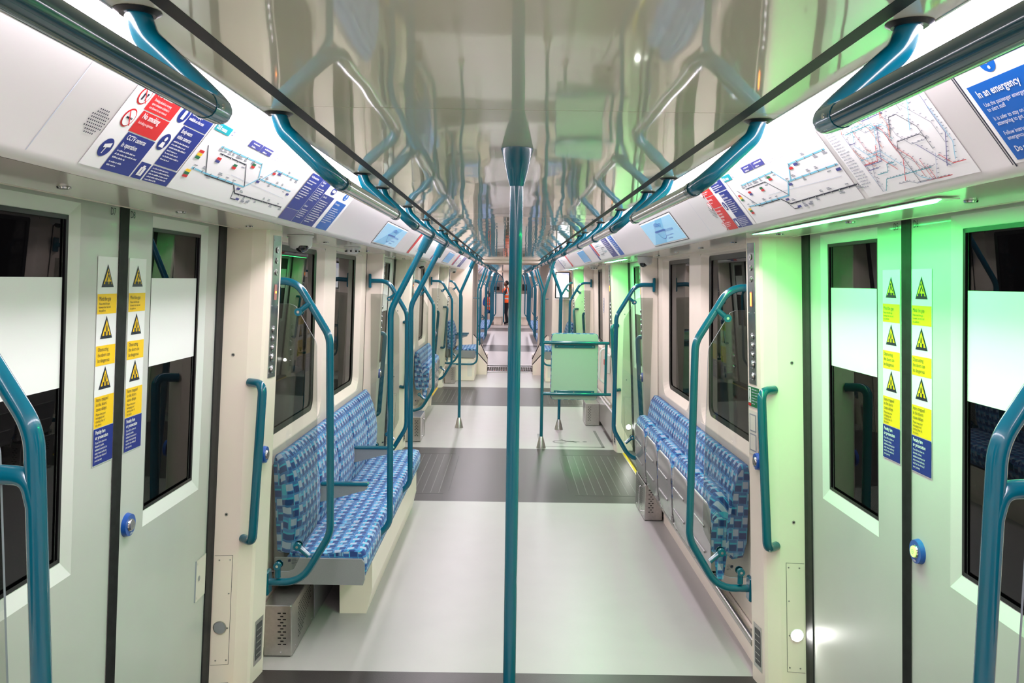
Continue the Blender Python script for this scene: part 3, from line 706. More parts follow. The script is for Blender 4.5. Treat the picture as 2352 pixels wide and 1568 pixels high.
# ------------------------------------------------------------------ ceiling rails
RX, RZ = .438, 1.985
def rail(s, y0, y1, mids, label, all_teal=False, e0=True, e1=True):
    o = empty('grab_rail', label, 'handrail', (s*RX, y0, RZ), 'overhead grab rails')
    el = .10
    mb = MB(); a = y0+(el if e0 else 0); b_ = y1-(el if e1 else 0)
    mb.tube([(s*RX, a, RZ), (s*RX, b_, RZ)], .0185, 'teal_dark' if all_teal else 'chrome', 18); mb.build('bar', o)
    for e, y, dd in ((e0, y0, 1), (e1, y1, -1)):
        if not e: continue
        mb = MB(); p = fillet([(s*.572, y, CEIL-.004), (s*.560, y, 2.10), (s*(RX+.006), y-dd*.004, RZ+.006), (s*RX, y+dd*(el+.005), RZ)], [.05, .06], 9)
        mb.tube(p, .0195, 'teal', 18); None if all_teal else mb.tube([(s*RX, y+dd*(el-.035), RZ), (s*RX, y+dd*(el+.004), RZ)], .0202, 'teal_dark', 18)
        mb.disc((s*.572, y, CEIL-.001), (0, 0, -1), .034, 'black', n=24, h=.005, r2=.026); mb.disc((s*(RX-.021), y+dd*(el-.012), RZ), (-s, 0, 0), .004, 'chrome', n=8, h=.002); mb.build('end_bracket', o)
    for y in mids:
        mb = MB(); p = fillet([(s*.572, y+.03, CEIL-.004), (s*.560, y+.03, 2.10), (s*(RX+.008), y, RZ+.01)], .05, 8)
        mb.tube(p, .0175, 'teal', 16); mb.tube([(s*RX, y-.022, RZ), (s*RX, y+.022, RZ)], .0235, 'teal', 18); mb.disc((s*.572, y+.03, CEIL-.001), (0, 0, -1), .03, 'black', n=20, h=.005, r2=.024); mb.build('mid_bracket', o)
    return o
for s in (-1, 1):
    sn = 'left' if s < 0 else 'right'
    rail(s, -1.2, 1.245, [], 'nearest thick dark teal overhead rail at the top %s of the photo' % sn, True, False, True)
    rail(s, 1.985, 3.09, [], 'short overhead rail above the first %s door, second from the viewer' % sn)
    rail(s, 3.56, 6.55, [4.42, 5.38], 'chrome overhead rail along the first %s seat bay' % sn)
    rail(s, 7.0, 8.15, [], 'short chrome overhead rail above the second %s door' % sn)
    rail(s, 8.32, 11.5, [9.55, 10.5], 'chrome overhead rail along the second %s bay' % sn)
    rail(s, 11.95, 13.1, [], 'short overhead rail above the third %s door' % sn)
    rail(s, 13.45, 15.2, [14.4], 'overhead rail just before the gangway on the %s' % sn)
    rail(s, 17.4, 20.4, [18.4, 19.4], 'overhead rail just after the gangway on the %s' % sn)
    rail(s, 20.8, 28.2, [22.5, 23.5, 24.5, 25.5, 26.5, 27.4], 'long overhead rail in the middle of the far carriage on the %s' % sn)
    rail(s, 28.6, 33.4, [30.4, 31.3, 32.2], 'furthest overhead rail at the end of the far carriage on the %s' % sn)

# ------------------------------------------------------------------ poles
def clamp(mb, s, y):
    mb.tube([(s*RX, y-.03, RZ), (s*RX, y+.03, RZ)], .027, 'teal', 18)
    mb.tube([(s*(RX+.008), y, RZ-.012), (s*(RX+.047), y, RZ-.088)], [.028, .024], 'teal', 6)
def seat_pole(s, y, label, zb=.385, xb=.645, foot=True):
    o = empty('grab_pole', label, 'pole', (s*xb, y, zb), 'bent grab poles from rail to seat')
    mb = MB(); pts = [(s*(RX+.03), y, RZ-.05), (s*(xb-.005), y, 1.60), (s*xb, y, 1.52), (s*xb, y, zb+.10), (s*(xb+.09), y, zb-.03)]
    mb.tube(fillet([pts[0], (s*xb, y, 1.585), (s*xb, y, zb+.05), (s*(xb+.10), y, zb-.05)], [.16, .10], 10), .0165, 'teal', 18)
    mb.build('pole_tube', o); mb = MB(); clamp(mb, s, y); mb.build('rail_clamp', o)
    return o
for y, w in ((4.33, 'front of the near left bench, nearer of two'), (5.22, 'front of the near left bench, farther of two')):
    seat_pole(-1, y, 'bent teal pole at the '+w)
def floor_cone(mb, x, y, mt_='steel'):
    mb.tube([(x, y, .0), (x, y, .004), (x, y, .118), (x, y, .122)], [.050, .050, .021, .018], mt_, 28)
o = empty('grab_pole', 'thick teal vertical pole in the middle of the aisle, nearest the viewer', 'pole', (0, 2.46, 0))
mb = MB(); mb.tube([(0, 2.46, .1), (0, 2.46, 2.06)], .0195, 'teal', 28); mb.build('pole_tube', o)
mb = MB(); mb.tube([(0, 2.46, 2.03), (0, 2.46, 2.036), (0, 2.46, CEIL-.002), (0, 2.46, CEIL)], [.021, .0225, .048, .048], 'teal', 28); mb.build('ceiling_cone', o)
mb = MB(); floor_cone(mb, 0, 2.46); mb.build('floor_cone', o)
def floor_pole(s, x, y, label):
    o = empty('grab_pole', label, 'pole', (x, y, 0), 'teal poles with steel cone feet')
    mb = MB(); mb.tube(fillet([(s*(RX+.0), y, RZ-.005), (x, y, 1.60), (x, y, .1)], .2, 10), .0175, 'teal', 18); mb.build('pole_tube', o)
    mb = MB(); clamp(mb, s, y) if abs(x) > RX else (mb.tube([(s*RX, y-.03, RZ), (s*RX, y+.03, RZ)], .027, 'teal', 18), mb.tube([(s*(RX-.008), y, RZ-.02), (s*(RX-.035), y, RZ-.10)], [.028, .024], 'teal', 6)); mb.build('rail_clamp', o)
    mb = MB(); floor_cone(mb, x, y); mb.build('floor_cone', o)
floor_pole(-1, -.60, 9.65, 'teal pole with steel cone foot on the left of the aisle')
floor_pole(1, .585, 9.62, 'teal pole half hidden behind the green board of the wheelchair space')
floor_pole(1, .335, 8.53, 'teal pole with steel cone foot beside the wheelchair space')
tag(bpy.data.objects['grab_pole'], bpy.data.objects['grab_pole']['label'], 'pole')
# far carriage poles
n = 0
for s in (-1, 1):
    sn = 'left' if s < 0 else 'right'
    for y in [18.2, 19.2, 23.0, 23.9, 24.8, 25.7, 26.6, 27.4, 31.0, 31.9]:
        n += 1
        seat_pole(s, y, 'bent teal pole on the %s, %s' % (sn, {10.6: 'before the folded seats of the second bay', 14.05: 'just before the gangway', 18.2: 'first beyond the gangway', 19.2: 'second beyond the gangway', 23.0: 'first of the dense row in the far carriage', 23.9: 'second of the dense row in the far carriage', 24.8: 'third of the dense row in the far carriage', 25.7: 'fourth of the dense row in the far carriage', 26.6: 'fifth of the dense row in the far carriage', 27.4: 'sixth of the dense row in the far carriage', 31.0: 'last but one before the far end wall', 31.9: 'last before the far end wall'}[y]), zb=.385 if y < 17 else .42, xb=.60 if y < 17 else .56)

# ------------------------------------------------------------------ seats
def extr(mb, prof, y0, y1, s, mt_, rnd=.02, uoff=0., sweep=(0, 0)):
    """extrude closed XZ profile along Y with softened ends; UV in metres"""
    L = [0]
    for a, b_ in zip(prof, prof[1:]+prof[:1]): L.append(L[-1]+math.hypot(a[0]-b_[0], a[1]-b_[1]))
    cx = sum(p[0] for p in prof)/len(prof); cz = sum(p[1] for p in prof)/len(prof)
    def shrink(d):
        out = []
        for x, z in prof:
            r = math.hypot(x-cx, z-cz) or 1; out.append((x+(cx-x)/r*d, z+(cz-z)/r*d))
        return out
    ys = [(y0, rnd, sweep[0]), (y0+rnd*.3, rnd*.3, sweep[0]*.75), (y0+rnd, 0, sweep[0]*.5)]+([(y0+.05, 0, sweep[0]*.22), (y0+.10, 0, 0)] if sweep[0] else [])
    ys += ([(y1-.10, 0, 0), (y1-.05, 0, sweep[1]*.22)] if sweep[1] else [])+[(y1-rnd, 0, sweep[1]*.5), (y1-rnd*.3, rnd*.3, sweep[1]*.75), (y1, rnd, sweep[1])]
    rows = []; uv = []; xm = max(q[0] for q in prof)
    for y, d, sw in ys:
        p = shrink(d); p = [(x+max(0, xm-x)*sw, z) for x, z in p]; rows.append([(s*x, y, z) for x, z in p+p[:1]]); uv.append([(y+uoff, l) for l in L])
    mb.grid(rows, mt_, uv=uv, smooth=True)
    for r, y in ((rows[0], y0), (rows[-1], y1)):
        mb.face(r[:-1], mt_, uv=[(p[0]*s, p[2]) for p in r[:-1]])
SEATP = [(.705, .30), (.692, .34), (.690, .40), (.705, .435), (.75, .445), (.90, .430), (1.06, .425), (1.08, .40), (1.06, .36), (.80, .33), (.74, .295)]
BACKP = [(1.035, .42), (1.018, .50), (1.010, .60), (1.018, .70), (1.040, .80), (1.066, .868), (1.095, .902), (1.122, .902), (1.138, .87), (1.125, .65), (1.095, .42)]
def bench(s, y0, n, w, label, dz=0., dx=0., arm_at=()):
    o = empty('bench_seat', label, 'bench', (s*.9, y0, 0), 'upholstered wall benches')
    y1 = y0+n*w
    for k in range(n):
        a = y0+k*w; b_ = a+w
        mb = MB(); extr(mb, [(x+dx, z+dz) for x, z in SEATP], a+.003, b_-.003, s, 'moquette', .014, 0); mb.build('seat_cushion', o)
        mb = MB(); extr(mb, [(x+dx*.3, z+dz) for x, z in BACKP], a+.001, b_-.001, s, 'moquette', .014, .03, (.62 if k == 0 else .12, .62 if k == n-1 else .12)); mb.build('backrest', o)
    mb = MB(); pl = [(.705, .275), (.697, .30), (.699, .385), (.712, .402), (1.13, .405), (1.13, .275)]
    for ya, yb in ((y0-.014, y0), (y1, y1+.014)):
        for yy in (ya, yb): mb.face([(s*(x+dx), yy, z+dz) for x, z in pl], 'seat_grey')
        q = [(s*(x+dx), ya, z+dz) for x, z in pl]; q2 = [(s*(x+dx), yb, z+dz) for x, z in pl]
        mb.grid([q+q[:1], q2+q2[:1]], 'seat_grey', smooth=False)
    mb.box(s*(.76+dx), s*(1.12+dx), y0, y1, .28+dz, .32+dz, 'seat_grey'); mb.box(s*(1.10+dx*.3), s*(1.15+dx*.3), y0+.03, y1-.03, .28+dz, .86+dz, 'seat_grey', .01)
    mb.build('end_plate', o)
    for ya in arm_at:
        mb = MB()
        pts = [(.985, .60), (.735, .605), (.725, .62), (.73, .632), (.98, .645)]
        pts = [(1.06, .545), (1.01, .55), (.785, .612), (.768, .626), (.775, .638), (1.06, .645)]
        for yy in (ya-.012, ya+.012): mb.face([(s*x, yy, z+dz) for x, z in pts], 'seat_grey')
        mb.grid([[(s*x, ya-.012, z+dz) for x, z in pts+pts[:1]], [(s*x, ya+.012, z+dz) for x, z in pts+pts[:1]]], 'seat_grey', smooth=False)
        ar = mb.build('armrest', o)
        mb = MB(); mb.box(s*.762, s*1.02, ya-.020, ya+.020, .636+dz, .656+dz, 'teal', .007); mb.build('arm_pad', ar)
    return o
b1 = bench(-1, 3.87, 5, .480, 'long blue patterned bench with two armrests in the near left bay', arm_at=(4.35, 5.31))
# pedestal
mb = MB()
P0 = [(.725, 0), (.70, .10), (.775, .278), (.93, .278), (.93, 0)]
P0 = [(.745, 0), (.715, .13), (.715, .278), (.885, .278), (.885, 0)]
for ya in (4.18, 6.2): mb.face([(-x, ya, z) for x, z in P0], 'cream')
mb.grid([[(-x, 4.18, z) for x, z in P0+P0[:1]], [(-x, 6.2, z) for x, z in P0+P0[:1]]], 'cream', smooth=False)
mb.build('pedestal', b1)
mb = MB(); mb.box(-1.15, -1.0, 4.12, 6.3, 0, .30, 'seat_grey'); mb.build('under_seat_cover', b1)

def perf_box(s, x0, x1, y0, y1, z1, label, side='heater_box', wire=False):
    mb = MB(); mb.box(s*x0, s*x1, y0, y1, .004, z1, 'steel', .004)
    o = mb.build('heater_box'); tag(o, label, 'heater', 'perforated steel heater boxes')
    mb = MB()
    xm = (x0+x1)/2
    for r in range(11):
        z = z1*.25+r*z1*.06
        for dx in ((-.012, .012) if r % 2 == 0 else (0,)):
            w_ = .0075; mb.face([(s*(x0+.045+dx)+q*w_, y0-.0006, z+p*.003) for q, p in ((-1, -1), (1, -1), (1, 1), (-1, 1))], 'black')
    mb.build('slots', o); mb = MB()
    L_ = y1-y0
    for r in range(12):
        z = z1*.2+r*z1*.058
        for c in range(9):
            y = y0+L_*.28+c*.028+(r % 2)*.014+(.0)
            if c > r+1 or y > y1-.04: continue
            mb.face([(s*(x0-.0006), y+q*.009, z+p*.003) for q, p in ((-1, -1), (1, -1), (1, 1), (-1, 1))], 'black')
    for y in (y0+.06, y1-.06): mb.disc((s*(x0-.0005), y, .03), (-s, 0, 0), .005, 'chrome', n=8, h=.002)
    mb.disc((s*(x0+.05), y0-.0005, .025), (0, -1, 0), .005, 'chrome', n=8, h=.002)
    mb.build('side_slots', o)
    if wire:
        mb = MB(); mb.tube(fillet([(s*(x0-.002), y0+.09, .05), (s*(x0-.03), y0+.09, .05), (s*(x0-.03), y0+.09, z1-.03), (s*(x0-.002), y0+.09, z1-.03)], .015), .004, 'chrome', 8); mb.build('guard_bar', o)
perf_box(-1, 1.0, 1.13, 3.67, 4.10, .245, 'perforated steel heater box under the near end of the left bench')
perf_box(1, 1.0, 1.13, 5.92, 6.36, .27, 'perforated steel box under the farthest folded seat of the near right bay', wire=True)
perf_box(-1, .96, 1.13, 8.75, 9.2, .27, 'perforated steel box beyond the second left door', wire=True)
perf_box(1, .93, 1.10, 9.9, 10.3, .27, 'perforated steel box at the back of the wheelchair space')
perf_box(-1, .93, 1.10, 13.8, 14.1, .30, 'perforated steel box beyond the third left door')

def folding_seat(s, y0, w, label, group):
    o = empty('folding_seat', label, 'seat', (s*1.0, y0, .3), group)
    a, b_ = y0+.006, y0+w-.006
    mb = MB(); BP = [(1.045, .45), (1.05, .60), (1.065, .75), (1.085, .845), (1.11, .885), (1.14, .885), (1.15, .84), (1.148, .50), (1.13, .43), (1.08, .42)]
    extr(mb, BP, a-.003, b_+.003, s, 'moquette', .016, .03); mb.build('backrest', o)
    a += .010; b_ -= .010; L_ = b_-a
    def drop(y, rn=.12, rf=.055):
        u = y-a; w_ = b_-y
        if u < rn: return rn*(1-math.sqrt(max(0, 1-(1-u/rn)**2)))
        if w_ < rf: return rf*(1-math.sqrt(max(0, 1-(1-w_/rf)**2)))
        return 0.
    N_ = [0, .01, .03, .06, .10, .15, .22, .30, .5, .7, .85, .92, .96, .99, 1]
    rows = []; uv = []
    for t in N_:
        y = a+L_*t; d = drop(y)
        pr = [(1.010, .32), (.990, .45), (.978, .582-d), (.974, .665-d), (.980, .715-d), (1.000, .738-d), (1.035, .742-d), (1.072, .728-d), (1.085, .70-d), (1.075, .58-d), (1.055, .44), (1.04, .32)]
        l = 0; r_ = []; u_ = []
        for k_, (x, z) in enumerate(pr):
            if k_: l += math.hypot(x-pr[k_-1][0], z-pr[k_-1][1])
            r_.append((s*x, y, z)); u_.append((y, l))
        rows.append(r_); uv.append(u_)
    mb = MB(); mb.grid(rows, 'moquette', uv=uv)
    for r_ in (rows[0], rows[-1]): mb.face(r_, 'moquette', uv=[(p[0]*s*1.0, p[2]) for p in r_])
    mb.build('seat_cushion', o)
    mb = MB()
    def xpan(z): return .962+(.70-z)*.055
    rows = []
    for t in N_:
        y = a+.004+(L_-.008)*t; top = .672-drop(y)*1.0
        bot = .30+.05*(abs(t-.5)*2)**3
        rows.append([(s*(xpan(bot)+.05), y, bot+.004), (s*(xpan(bot)+.006), y, bot), (s*xpan(.33), y, bot+.012), (s*xpan(.40), y, .40), (s*xpan(.52), y, .52), (s*xpan(top-.01), y, top-.008), (s*(xpan(top)+.008), y, top), (s*(xpan(top)+.03), y, top+.002)])
    mb.grid(rows, 'pan_grey')
    for y in (a+.004, b_-.004):
        mb.face([(s*xpan(.35), y, .36), (s*xpan(.54), y, .545), (s*(xpan(.54)+.05), y, .545), (s*(xpan(.35)+.06), y, .36)], 'pan_grey')
    mb.box(s*(xpan(.31)), s*(xpan(.31)+.05), a+.02, b_-.02, .30, .34, 'pan_grey', .01)
    p = mb.build('seat_pan', o)
    for z in (.545, .415):
        mb = MB(); mb.tube([(s*(xpan(z)-.002), y0+w*.28, z), (s*(xpan(z)-.002), y0+w*.86, z)], .006, 'pan_grey', 8); mb.build('rib', p)
    mb = MB(); mb.tube([(s*1.03, b_+.004, .45), (s*1.0, b_+.004, .30)], .008, 'steel', 8); mb.box(s*1.0, s*1.10, b_-.002, b_+.012, .27, .45, 'steel', .003); mb.build('hinge_arm', o)
    return o
ordw = ['nearest', 'second nearest', 'middle', 'second farthest', 'farthest']
for k in range(5): folding_seat(1, 3.86+k*.486, .486, 'blue patterned folded seat in the near right bay, %s of five' % ordw[k], 'five folded seats in the near right bay')
for k, w in enumerate(('nearest', 'middle', 'farthest')): folding_seat(-1, 9.75+k*.486, .486, 'small folded patterned seat in the second left bay, %s of three' % w, 'three folded seats in the second left bay')
for s, ya, yb in ((1, 3.6, 6.3), (-1, 9.6, 11.3)):
    mb = MB(); mb.tube([(s*1.10, ya-.06, .155), (s*1.10, yb, .155)], .02, 'steel', 14)
    for y in (ya+.05, (ya+yb)/2, yb-.05): mb.box(s*1.10, s*1.15, y-.012, y+.012, .145, .17, 'steel')
    tag(mb.build('support_rail'), 'steel tube running low under the folded seats on the %s' % ('right' if s > 0 else 'left'), 'rail')
    mb = MB(); y = yb-.42 if s > 0 else yb
    mb.grid([[(s*1.135, yy, 0), (s*1.13, yy, .12), (s*1.16, yy, .135)] for yy in (ya-.02, y)], 'cream', smooth=False); mb.face([(s*1.135, ya-.02, 0), (s*1.13, ya-.02, .12), (s*1.16, ya-.02, .135), (s*1.16, ya-.02, 0)], 'cream')
    mb.build('baseboard_right' if s > 0 else 'baseboard_left', kind='structure')
# wheelchair space: back panel on a tube frame
o = empty('leaning_board', 'upright pale green padded board on a teal tube frame, seen from behind', 'backrest', (.66, 8.53, .5))
mb = MB()
for z, xe in ((1.115, 1.03), (.575, 1.06)): mb.tube([(.335, 8.53, z), (xe, 8.53, z)], .0165, 'teal', 16)
mb.tube([(1.0, 8.53, .575), (1.0, 8.53, 1.115)], .0145, 'teal', 14); mb.build('tube_frame', o)
def rrect(x0, x1, z0, z1, r, n=6):
    pts = []
    for cx, cz, a0 in ((x0+r, z0+r, 180), (x1-r, z0+r, 270), (x1-r, z1-r, 0), (x0+r, z1-r, 90)):
        pts += [(cx+r*math.cos(math.radians(a0+90*k/n)), cz+r*math.sin(math.radians(a0+90*k/n))) for k in range(n+1)]
    return pts
R = rrect(.432, .915, .515, 1.205, .035)
mb = MB(); mb.face([(x, 8.553, z) for x, z in R], 'panel_green_grey'); mb.grid([[(x, 8.553, z) for x, z in R], [(x, 8.563, z) for x, z in R]], 'panel_green_grey', closed=True); mb.build('back_board', o)
R2 = rrect(.427, .920, .510, 1.212, .04)
mb = MB(); mb.grid([[(x, 8.563, z) for x, z in R2], [(x, 8.61, z) for x, z in R2], [(x*.9+.067, 8.63, z*.9+.086) for x, z in R2]], 'moquette', closed=True, uv=[[(x, z) for x, z in R2]]*3); mb.face([(x*.9+.067, 8.63, z*.9+.086) for x, z in R2], 'moquette', uv=R2); mb.face([(x, 8.563, z) for x, z in R2], 'moquette', uv=R2); mb.build('pad', o)
for z in (1.075, .595):
    mb = MB(); mb.box(.46, .885, 8.540, 8.553, z-.014, z+.016, 'teal', .002)
    for x in (.485, .67, .86): mb.disc((x, 8.540, z), (0, -1, 0), .005, 'chrome', n=10, h=.002)
    mb.build('fixing_strip', o)
# wheelchair floor marking
q = Sheet(lambda u, v, h: (u, v, .0006+h*.5))
q.line([(.40, 8.60), (1.0, 8.60), (1.0, 9.55)], .03, 'groove', 1)
q.line([(.335, 9.3), (.335, 9.0)], .03, 'groove', 1); q.line([(1.12, 9.55), (1.12, 8.9)], .03, 'groove', 1)
q.ring(.56, 8.87, .085, .02, 'groove', 1, 24, math.radians(40), math.radians(330)); q.line([(.58, 9.0), (.62, 8.9), (.70, 8.9), (.73, 8.82)], .022, 'groove', 1); q.line([(.62, 8.9), (.76, 8.885)], .024, 'groove', 1); q.circ(.83, 8.885, .026, 'groove', 1, 14)
tag(q.build('wheelchair_marking'), 'grey wheelchair symbol and corner lines printed on the pale floor', 'floor marking')
# wall rail in the wheelchair space
mb = MB(); mb.tube([(1.09, 8.75, .42), (1.09, 11.1, .42)], .018, 'steel', 12); mb.box(1.10, 1.16, 8.72, 11.15, .06, .36, 'steel', .01)
tag(mb.build('wall_rail'), 'low steel wall rail and kick panel beside the wheelchair space', 'rail')
mb = MB(); mb.tube(fillet([(1.13, 9.6, .98), (1.06, 9.6, .95), (1.05, 9.6, .62), (1.13, 9.6, .55)], .05), .014, 'plastic_white', 12)
mb.box(1.09, 1.15, 9.35, 9.5, .70, .92, 'plastic_white', .01); mb.box(1.085, 1.092, 9.37, 9.48, .80, .86, 'ink_red', 0)
tag(mb.build('call_point'), 'white passenger call point with red patch behind the wheelchair board', 'call point')

# raised seats by gangway
for s in (-1, 1):
    sn = 'left' if s < 0 else 'right'
    o = bench(s, 14.2, 2, .47, 'raised blue patterned double seat with armrests before the gangway on the %s' % sn, dz=.13, dx=-.10, arm_at=(14.67, 15.12))
    mb = MB(); mb.box(s*.62, s*1.15, 14.2, 15.18, .0, .40, 'cream', .01); mb.box(s*.66, s*.74, 14.197, 14.2, .08, .34, 'cream_gloss'); mb.build('seat_box', o)
    b2 = bench(s, 22.75, 10, .48, 'long patterned bench in the far carriage on the %s' % sn, dx=-.05)
    b3 = bench(s, 17.4, 3, .48, 'raised patterned bench just beyond the gangway on the %s' % sn, dz=.12, dx=-.12)
    mb = MB(); mb.box(s*.63, s*1.15, 17.4, 18.8, 0, .40, 'cream', .01); mb.build('seat_box', b3)
    # tube loop guarding the raised seat
    mb = MB(); mb.tube(fillet([(s*1.08, 14.12, .30), (s*.57, 14.12, .30), (s*.57, 14.12, 1.60), (s*.44, 14.12, 1.98)], [.12, .2]), .016, 'teal', 14)
    gr_ = mb.build('guard_rail')
    mb = MB(); mb.tube(fillet([(s*.57, 15.16, .55), (s*.57, 15.16, 1.55), (s*.44, 15.16, 1.96)], .2), .016, 'teal', 12); mb.tube([(s*.57, 15.16, 1.42), (s*.70, 15.43, 1.42)], .014, 'teal', 10)
    mb.build('rear_post', gr_)
    tag(gr_, 'teal tube guard wrapped around the raised seat before the gangway on the %s' % sn, 'handrail', 'guards around the raised seats')
# transverse seats at the far end
for x0, x1, w in ((-.70, -.28, 'left'), (.34, .76, 'right')):
    o = empty('end_seat', 'white backed seat facing the far end wall on the %s of the aisle' % w, 'seat', ((x0+x1)/2, 32.4, 0), 'seats at the far end')
    R = rrect(x0, x1, .33, 1.24, .05)
    mb = MB(); mb.face([(x, 32.35-.08*(z > .9), z) for x, z in R], 'plastic_white'); mb.grid([[(x, 32.35-.08*(z > .9), z) for x, z in R], [(x, 32.42, z) for x, z in R]], 'plastic_white', closed=True); mb.build('seat_shell', o)
    mb = MB(); mb.box(x0+.02, x1-.02, 32.42, 32.85, .36, .45, 'moquette', .02); mb.build('seat_cushion', o)
    mb = MB(); mb.box(x0+.05, x1-.05, 32.45, 32.85, 0, .36, 'cream', .01); mb.build('pedestal', o)
    if w == 'left':
        mb = MB(); mb.tube(fillet([(x0, 32.3, 1.27), (x1+.04, 32.3, 1.27), (x1+.04, 32.3, .1)], .04), .014, 'teal', 10); mb.build('grab_bar', o)
mb = MB(); mb.tube(fillet([(-.44, 32.2, 2.02), (-.30, 32.2, 1.85), (-.27, 32.2, 1.7), (-.27, 32.2, .1)], .1), .017, 'teal', 12)
mb.tube([(-1.0, 32.2, 1.73), (-.27, 32.2, 1.73)], .013, 'teal', 10)
po = mb.build('grab_pole'); tag(po, 'furthest teal pole with crossbar beside the person in orange', 'pole')
mb = MB(); floor_cone(mb, -.27, 32.2); mb.build('floor_cone', po)

# ------------------------------------------------------------------ green header strips
for di in (1, 2, 3):
    yc = DOORS[di]
    mb = MB(); z = SOF-.003
    ys = [yc-.68, yc-.60, yc+.64, yc+.69]
    mb.face([(.915, ys[0], z), (.925, ys[0], z), (.955, ys[1], z), (.955, ys[2]-.05, z), (.915, ys[3], z)], 'green_light')
    o = mb.build('door_light')
    mb = MB(); mb.box(.910, .960, ys[0]-.01, ys[3]+.01, z+.0005, z+.0025, 'plastic_white'); mb.build('light_frame', o)
    tag(o, 'glowing green light strip above the %s right door' % DN[di], 'light', 'green strips above the right doors')

# ------------------------------------------------------------------ cameras, detectors
def dome(s, x, y, label):
    mb = MB(); mb.tube([(s*x, y, SOF), (s*x, y, SOF-.008), (s*x, y, SOF-.009), (s*x, y, SOF-.042), (s*x, y, SOF-.058), (s*x, y, SOF-.064)], [.060, .060, .054, .054, .046, .030], 'plastic_white', 26)
    o = mb.build('security_camera')
    mb = MB(); c = Vector((s*x-s*.012, y-.018, SOF-.048)); rows = []
    for i in range(7):
        th = math.pi/2*i/6; rows.append([c+Vector((.032*math.cos(th)*math.cos(p), .032*math.cos(th)*math.sin(p), -.032*math.sin(th))) for p in [2*math.pi*k/18 for k in range(18)]])
    mb.grid(rows, 'lens', closed=True); mb.build('dome_lens', o); tag(o, label, 'camera', 'white dome cameras under the soffit')
dome(-1, .985, 3.80, 'white dome camera beside the near left pillar'); dome(1, .99, 6.15, 'white dome camera before the second right door'); dome(-1, .99, 8.9, 'small dome camera beyond the second left door'); dome(-1, .99, 14.0, 'small dome camera beyond the third left door')
for s, y, w in ((-1, 5.12, 'above the near left mullion'), (1, 10.0, 'above the second right bay')):
    mb = MB(); mb.tube([(s*1.0, y, SOF), (s*1.0, y, SOF-.012), (s*1.0, y, SOF-.014), (s*1.0, y, SOF-.034), (s*1.0, y, SOF-.044)], [.052, .052, .042, .040, .022], 'plastic_white', 24); o = mb.build('smoke_detector')
    mb = MB()
    for k in range(8): a = k*math.pi/4; mb.box(s*1.0+.0415*math.cos(a)-.005, s*1.0+.0415*math.cos(a)+.005, y+.0415*math.sin(a)-.005, y+.0415*math.sin(a)+.005, SOF-.03, SOF-.022, 'black')
    mb.build('sensor_slots', o); tag(o, 'round white smoke detector %s' % w, 'smoke detector')

# ------------------------------------------------------------------ cove prints
def cove_fn(s, y0):
    A = Vector((.852, 1.965)); T = (Vector((.72, 2.13))-A).normalized(); N = Vector((-T.y, T.x))  # towards the aisle, down
    if N.y > 0: N = -N
    ud = 1 if s < 0 else -1
    def fn(u, v, h): p = A+T*v+N*(.0006+h); return (s*p.x, y0+ud*u, p.y)
    return fn
Wt = 'sheet_white'
def speaker(s, y):
    q = Sheet(cove_fn(s, y)); n = 0
    for i in range(-5, 6):
        for j in range(-5, 6):
            u, v = i*.0072+(j % 2)*.0036, j*.0066
            if math.hypot(u, v) < .032: q.circ(u, .092+v, .0019, 'ink_dark', 1, 8)
    return q.build('speaker_grille')
tag(speaker(-1, 1.56), 'round speaker perforation in the cream panel left of the red notices', 'speaker'); tag(speaker(1, 3.31), 'round speaker perforation beside the red notices on the right', 'speaker')
def notice_text(q, u, v, rows, mt_=Wt):
    for st, sz, b in rows:
        q.text(st, u, v, sz, mt_, 3, .82, b, width=.112); v -= sz*1.1
# left notices
q = Sheet(cove_fn(-1, 1.60)); 
q.rect(.0, 0.0, .40, .207, Wt, 1)
q.rect(.074, .153, .201, .206, 'ink_red', 2); q.rect(.078, .099, .203, .150, 'ink_red', 2); q.rect(.082, .001, .207, .096, 'ink_navy', 2)
notice_text(q, .086, .190, [('No alcohol', .019, True)]); notice_text(q, .086, .178, [('Drinking alcohol or carrying', .0085, False), ('open containers of alcohol is', .0085, False), ('not allowed on our network', .0085, False)])
notice_text(q, .088, .134, [('No smoking', .019, True)]); notice_text(q, .088, .121, [('Including e-cigarettes', .0095, False)])
notice_text(q, .090, .080, [('CCTV cameras', .0165, True), ('in operation', .0165, True)]); q.lines(.090, .050, .105, 3, .0065, Wt, 3); q.lines(.090, .022, .07, 2, .0065, Wt, 3)
q.rect(.214, .001, .262, .044, 'ink_navy', 2); q.rect(.226, .010, .250, .032, Wt, 3); q.rect(.232, .032, .244, .037, Wt, 3); q.rect(.235, .014, .237, .030, 'ink_navy', 4)
q.rect(.270, .001, .400, .044, 'ink_navy', 2); q.lines(.276, .036, .112, 5, .006, Wt, 3)
q.rect(.262, .160, .392, .205, 'ink_navy', 2); q.text('USB charging is', .268, .188, .0115, Wt, 3, .85, True); q.text('available on this train', .268, .175, .0115, Wt, 3, .85, True, .115)
q.rect(.270, .048, .394, .157, 'ink_navy', 2); q.text('Body-worn', .276, .140, .0155, Wt, 3, .85, True); q.text('video cameras', .276, .124, .0155, Wt, 3, .85, True, .11); q.lines(.276, .113, .108, 4, .0065, Wt, 3, seed=3); q.lines(.276, .080, .09, 3, .0065, Wt, 3, seed=4)
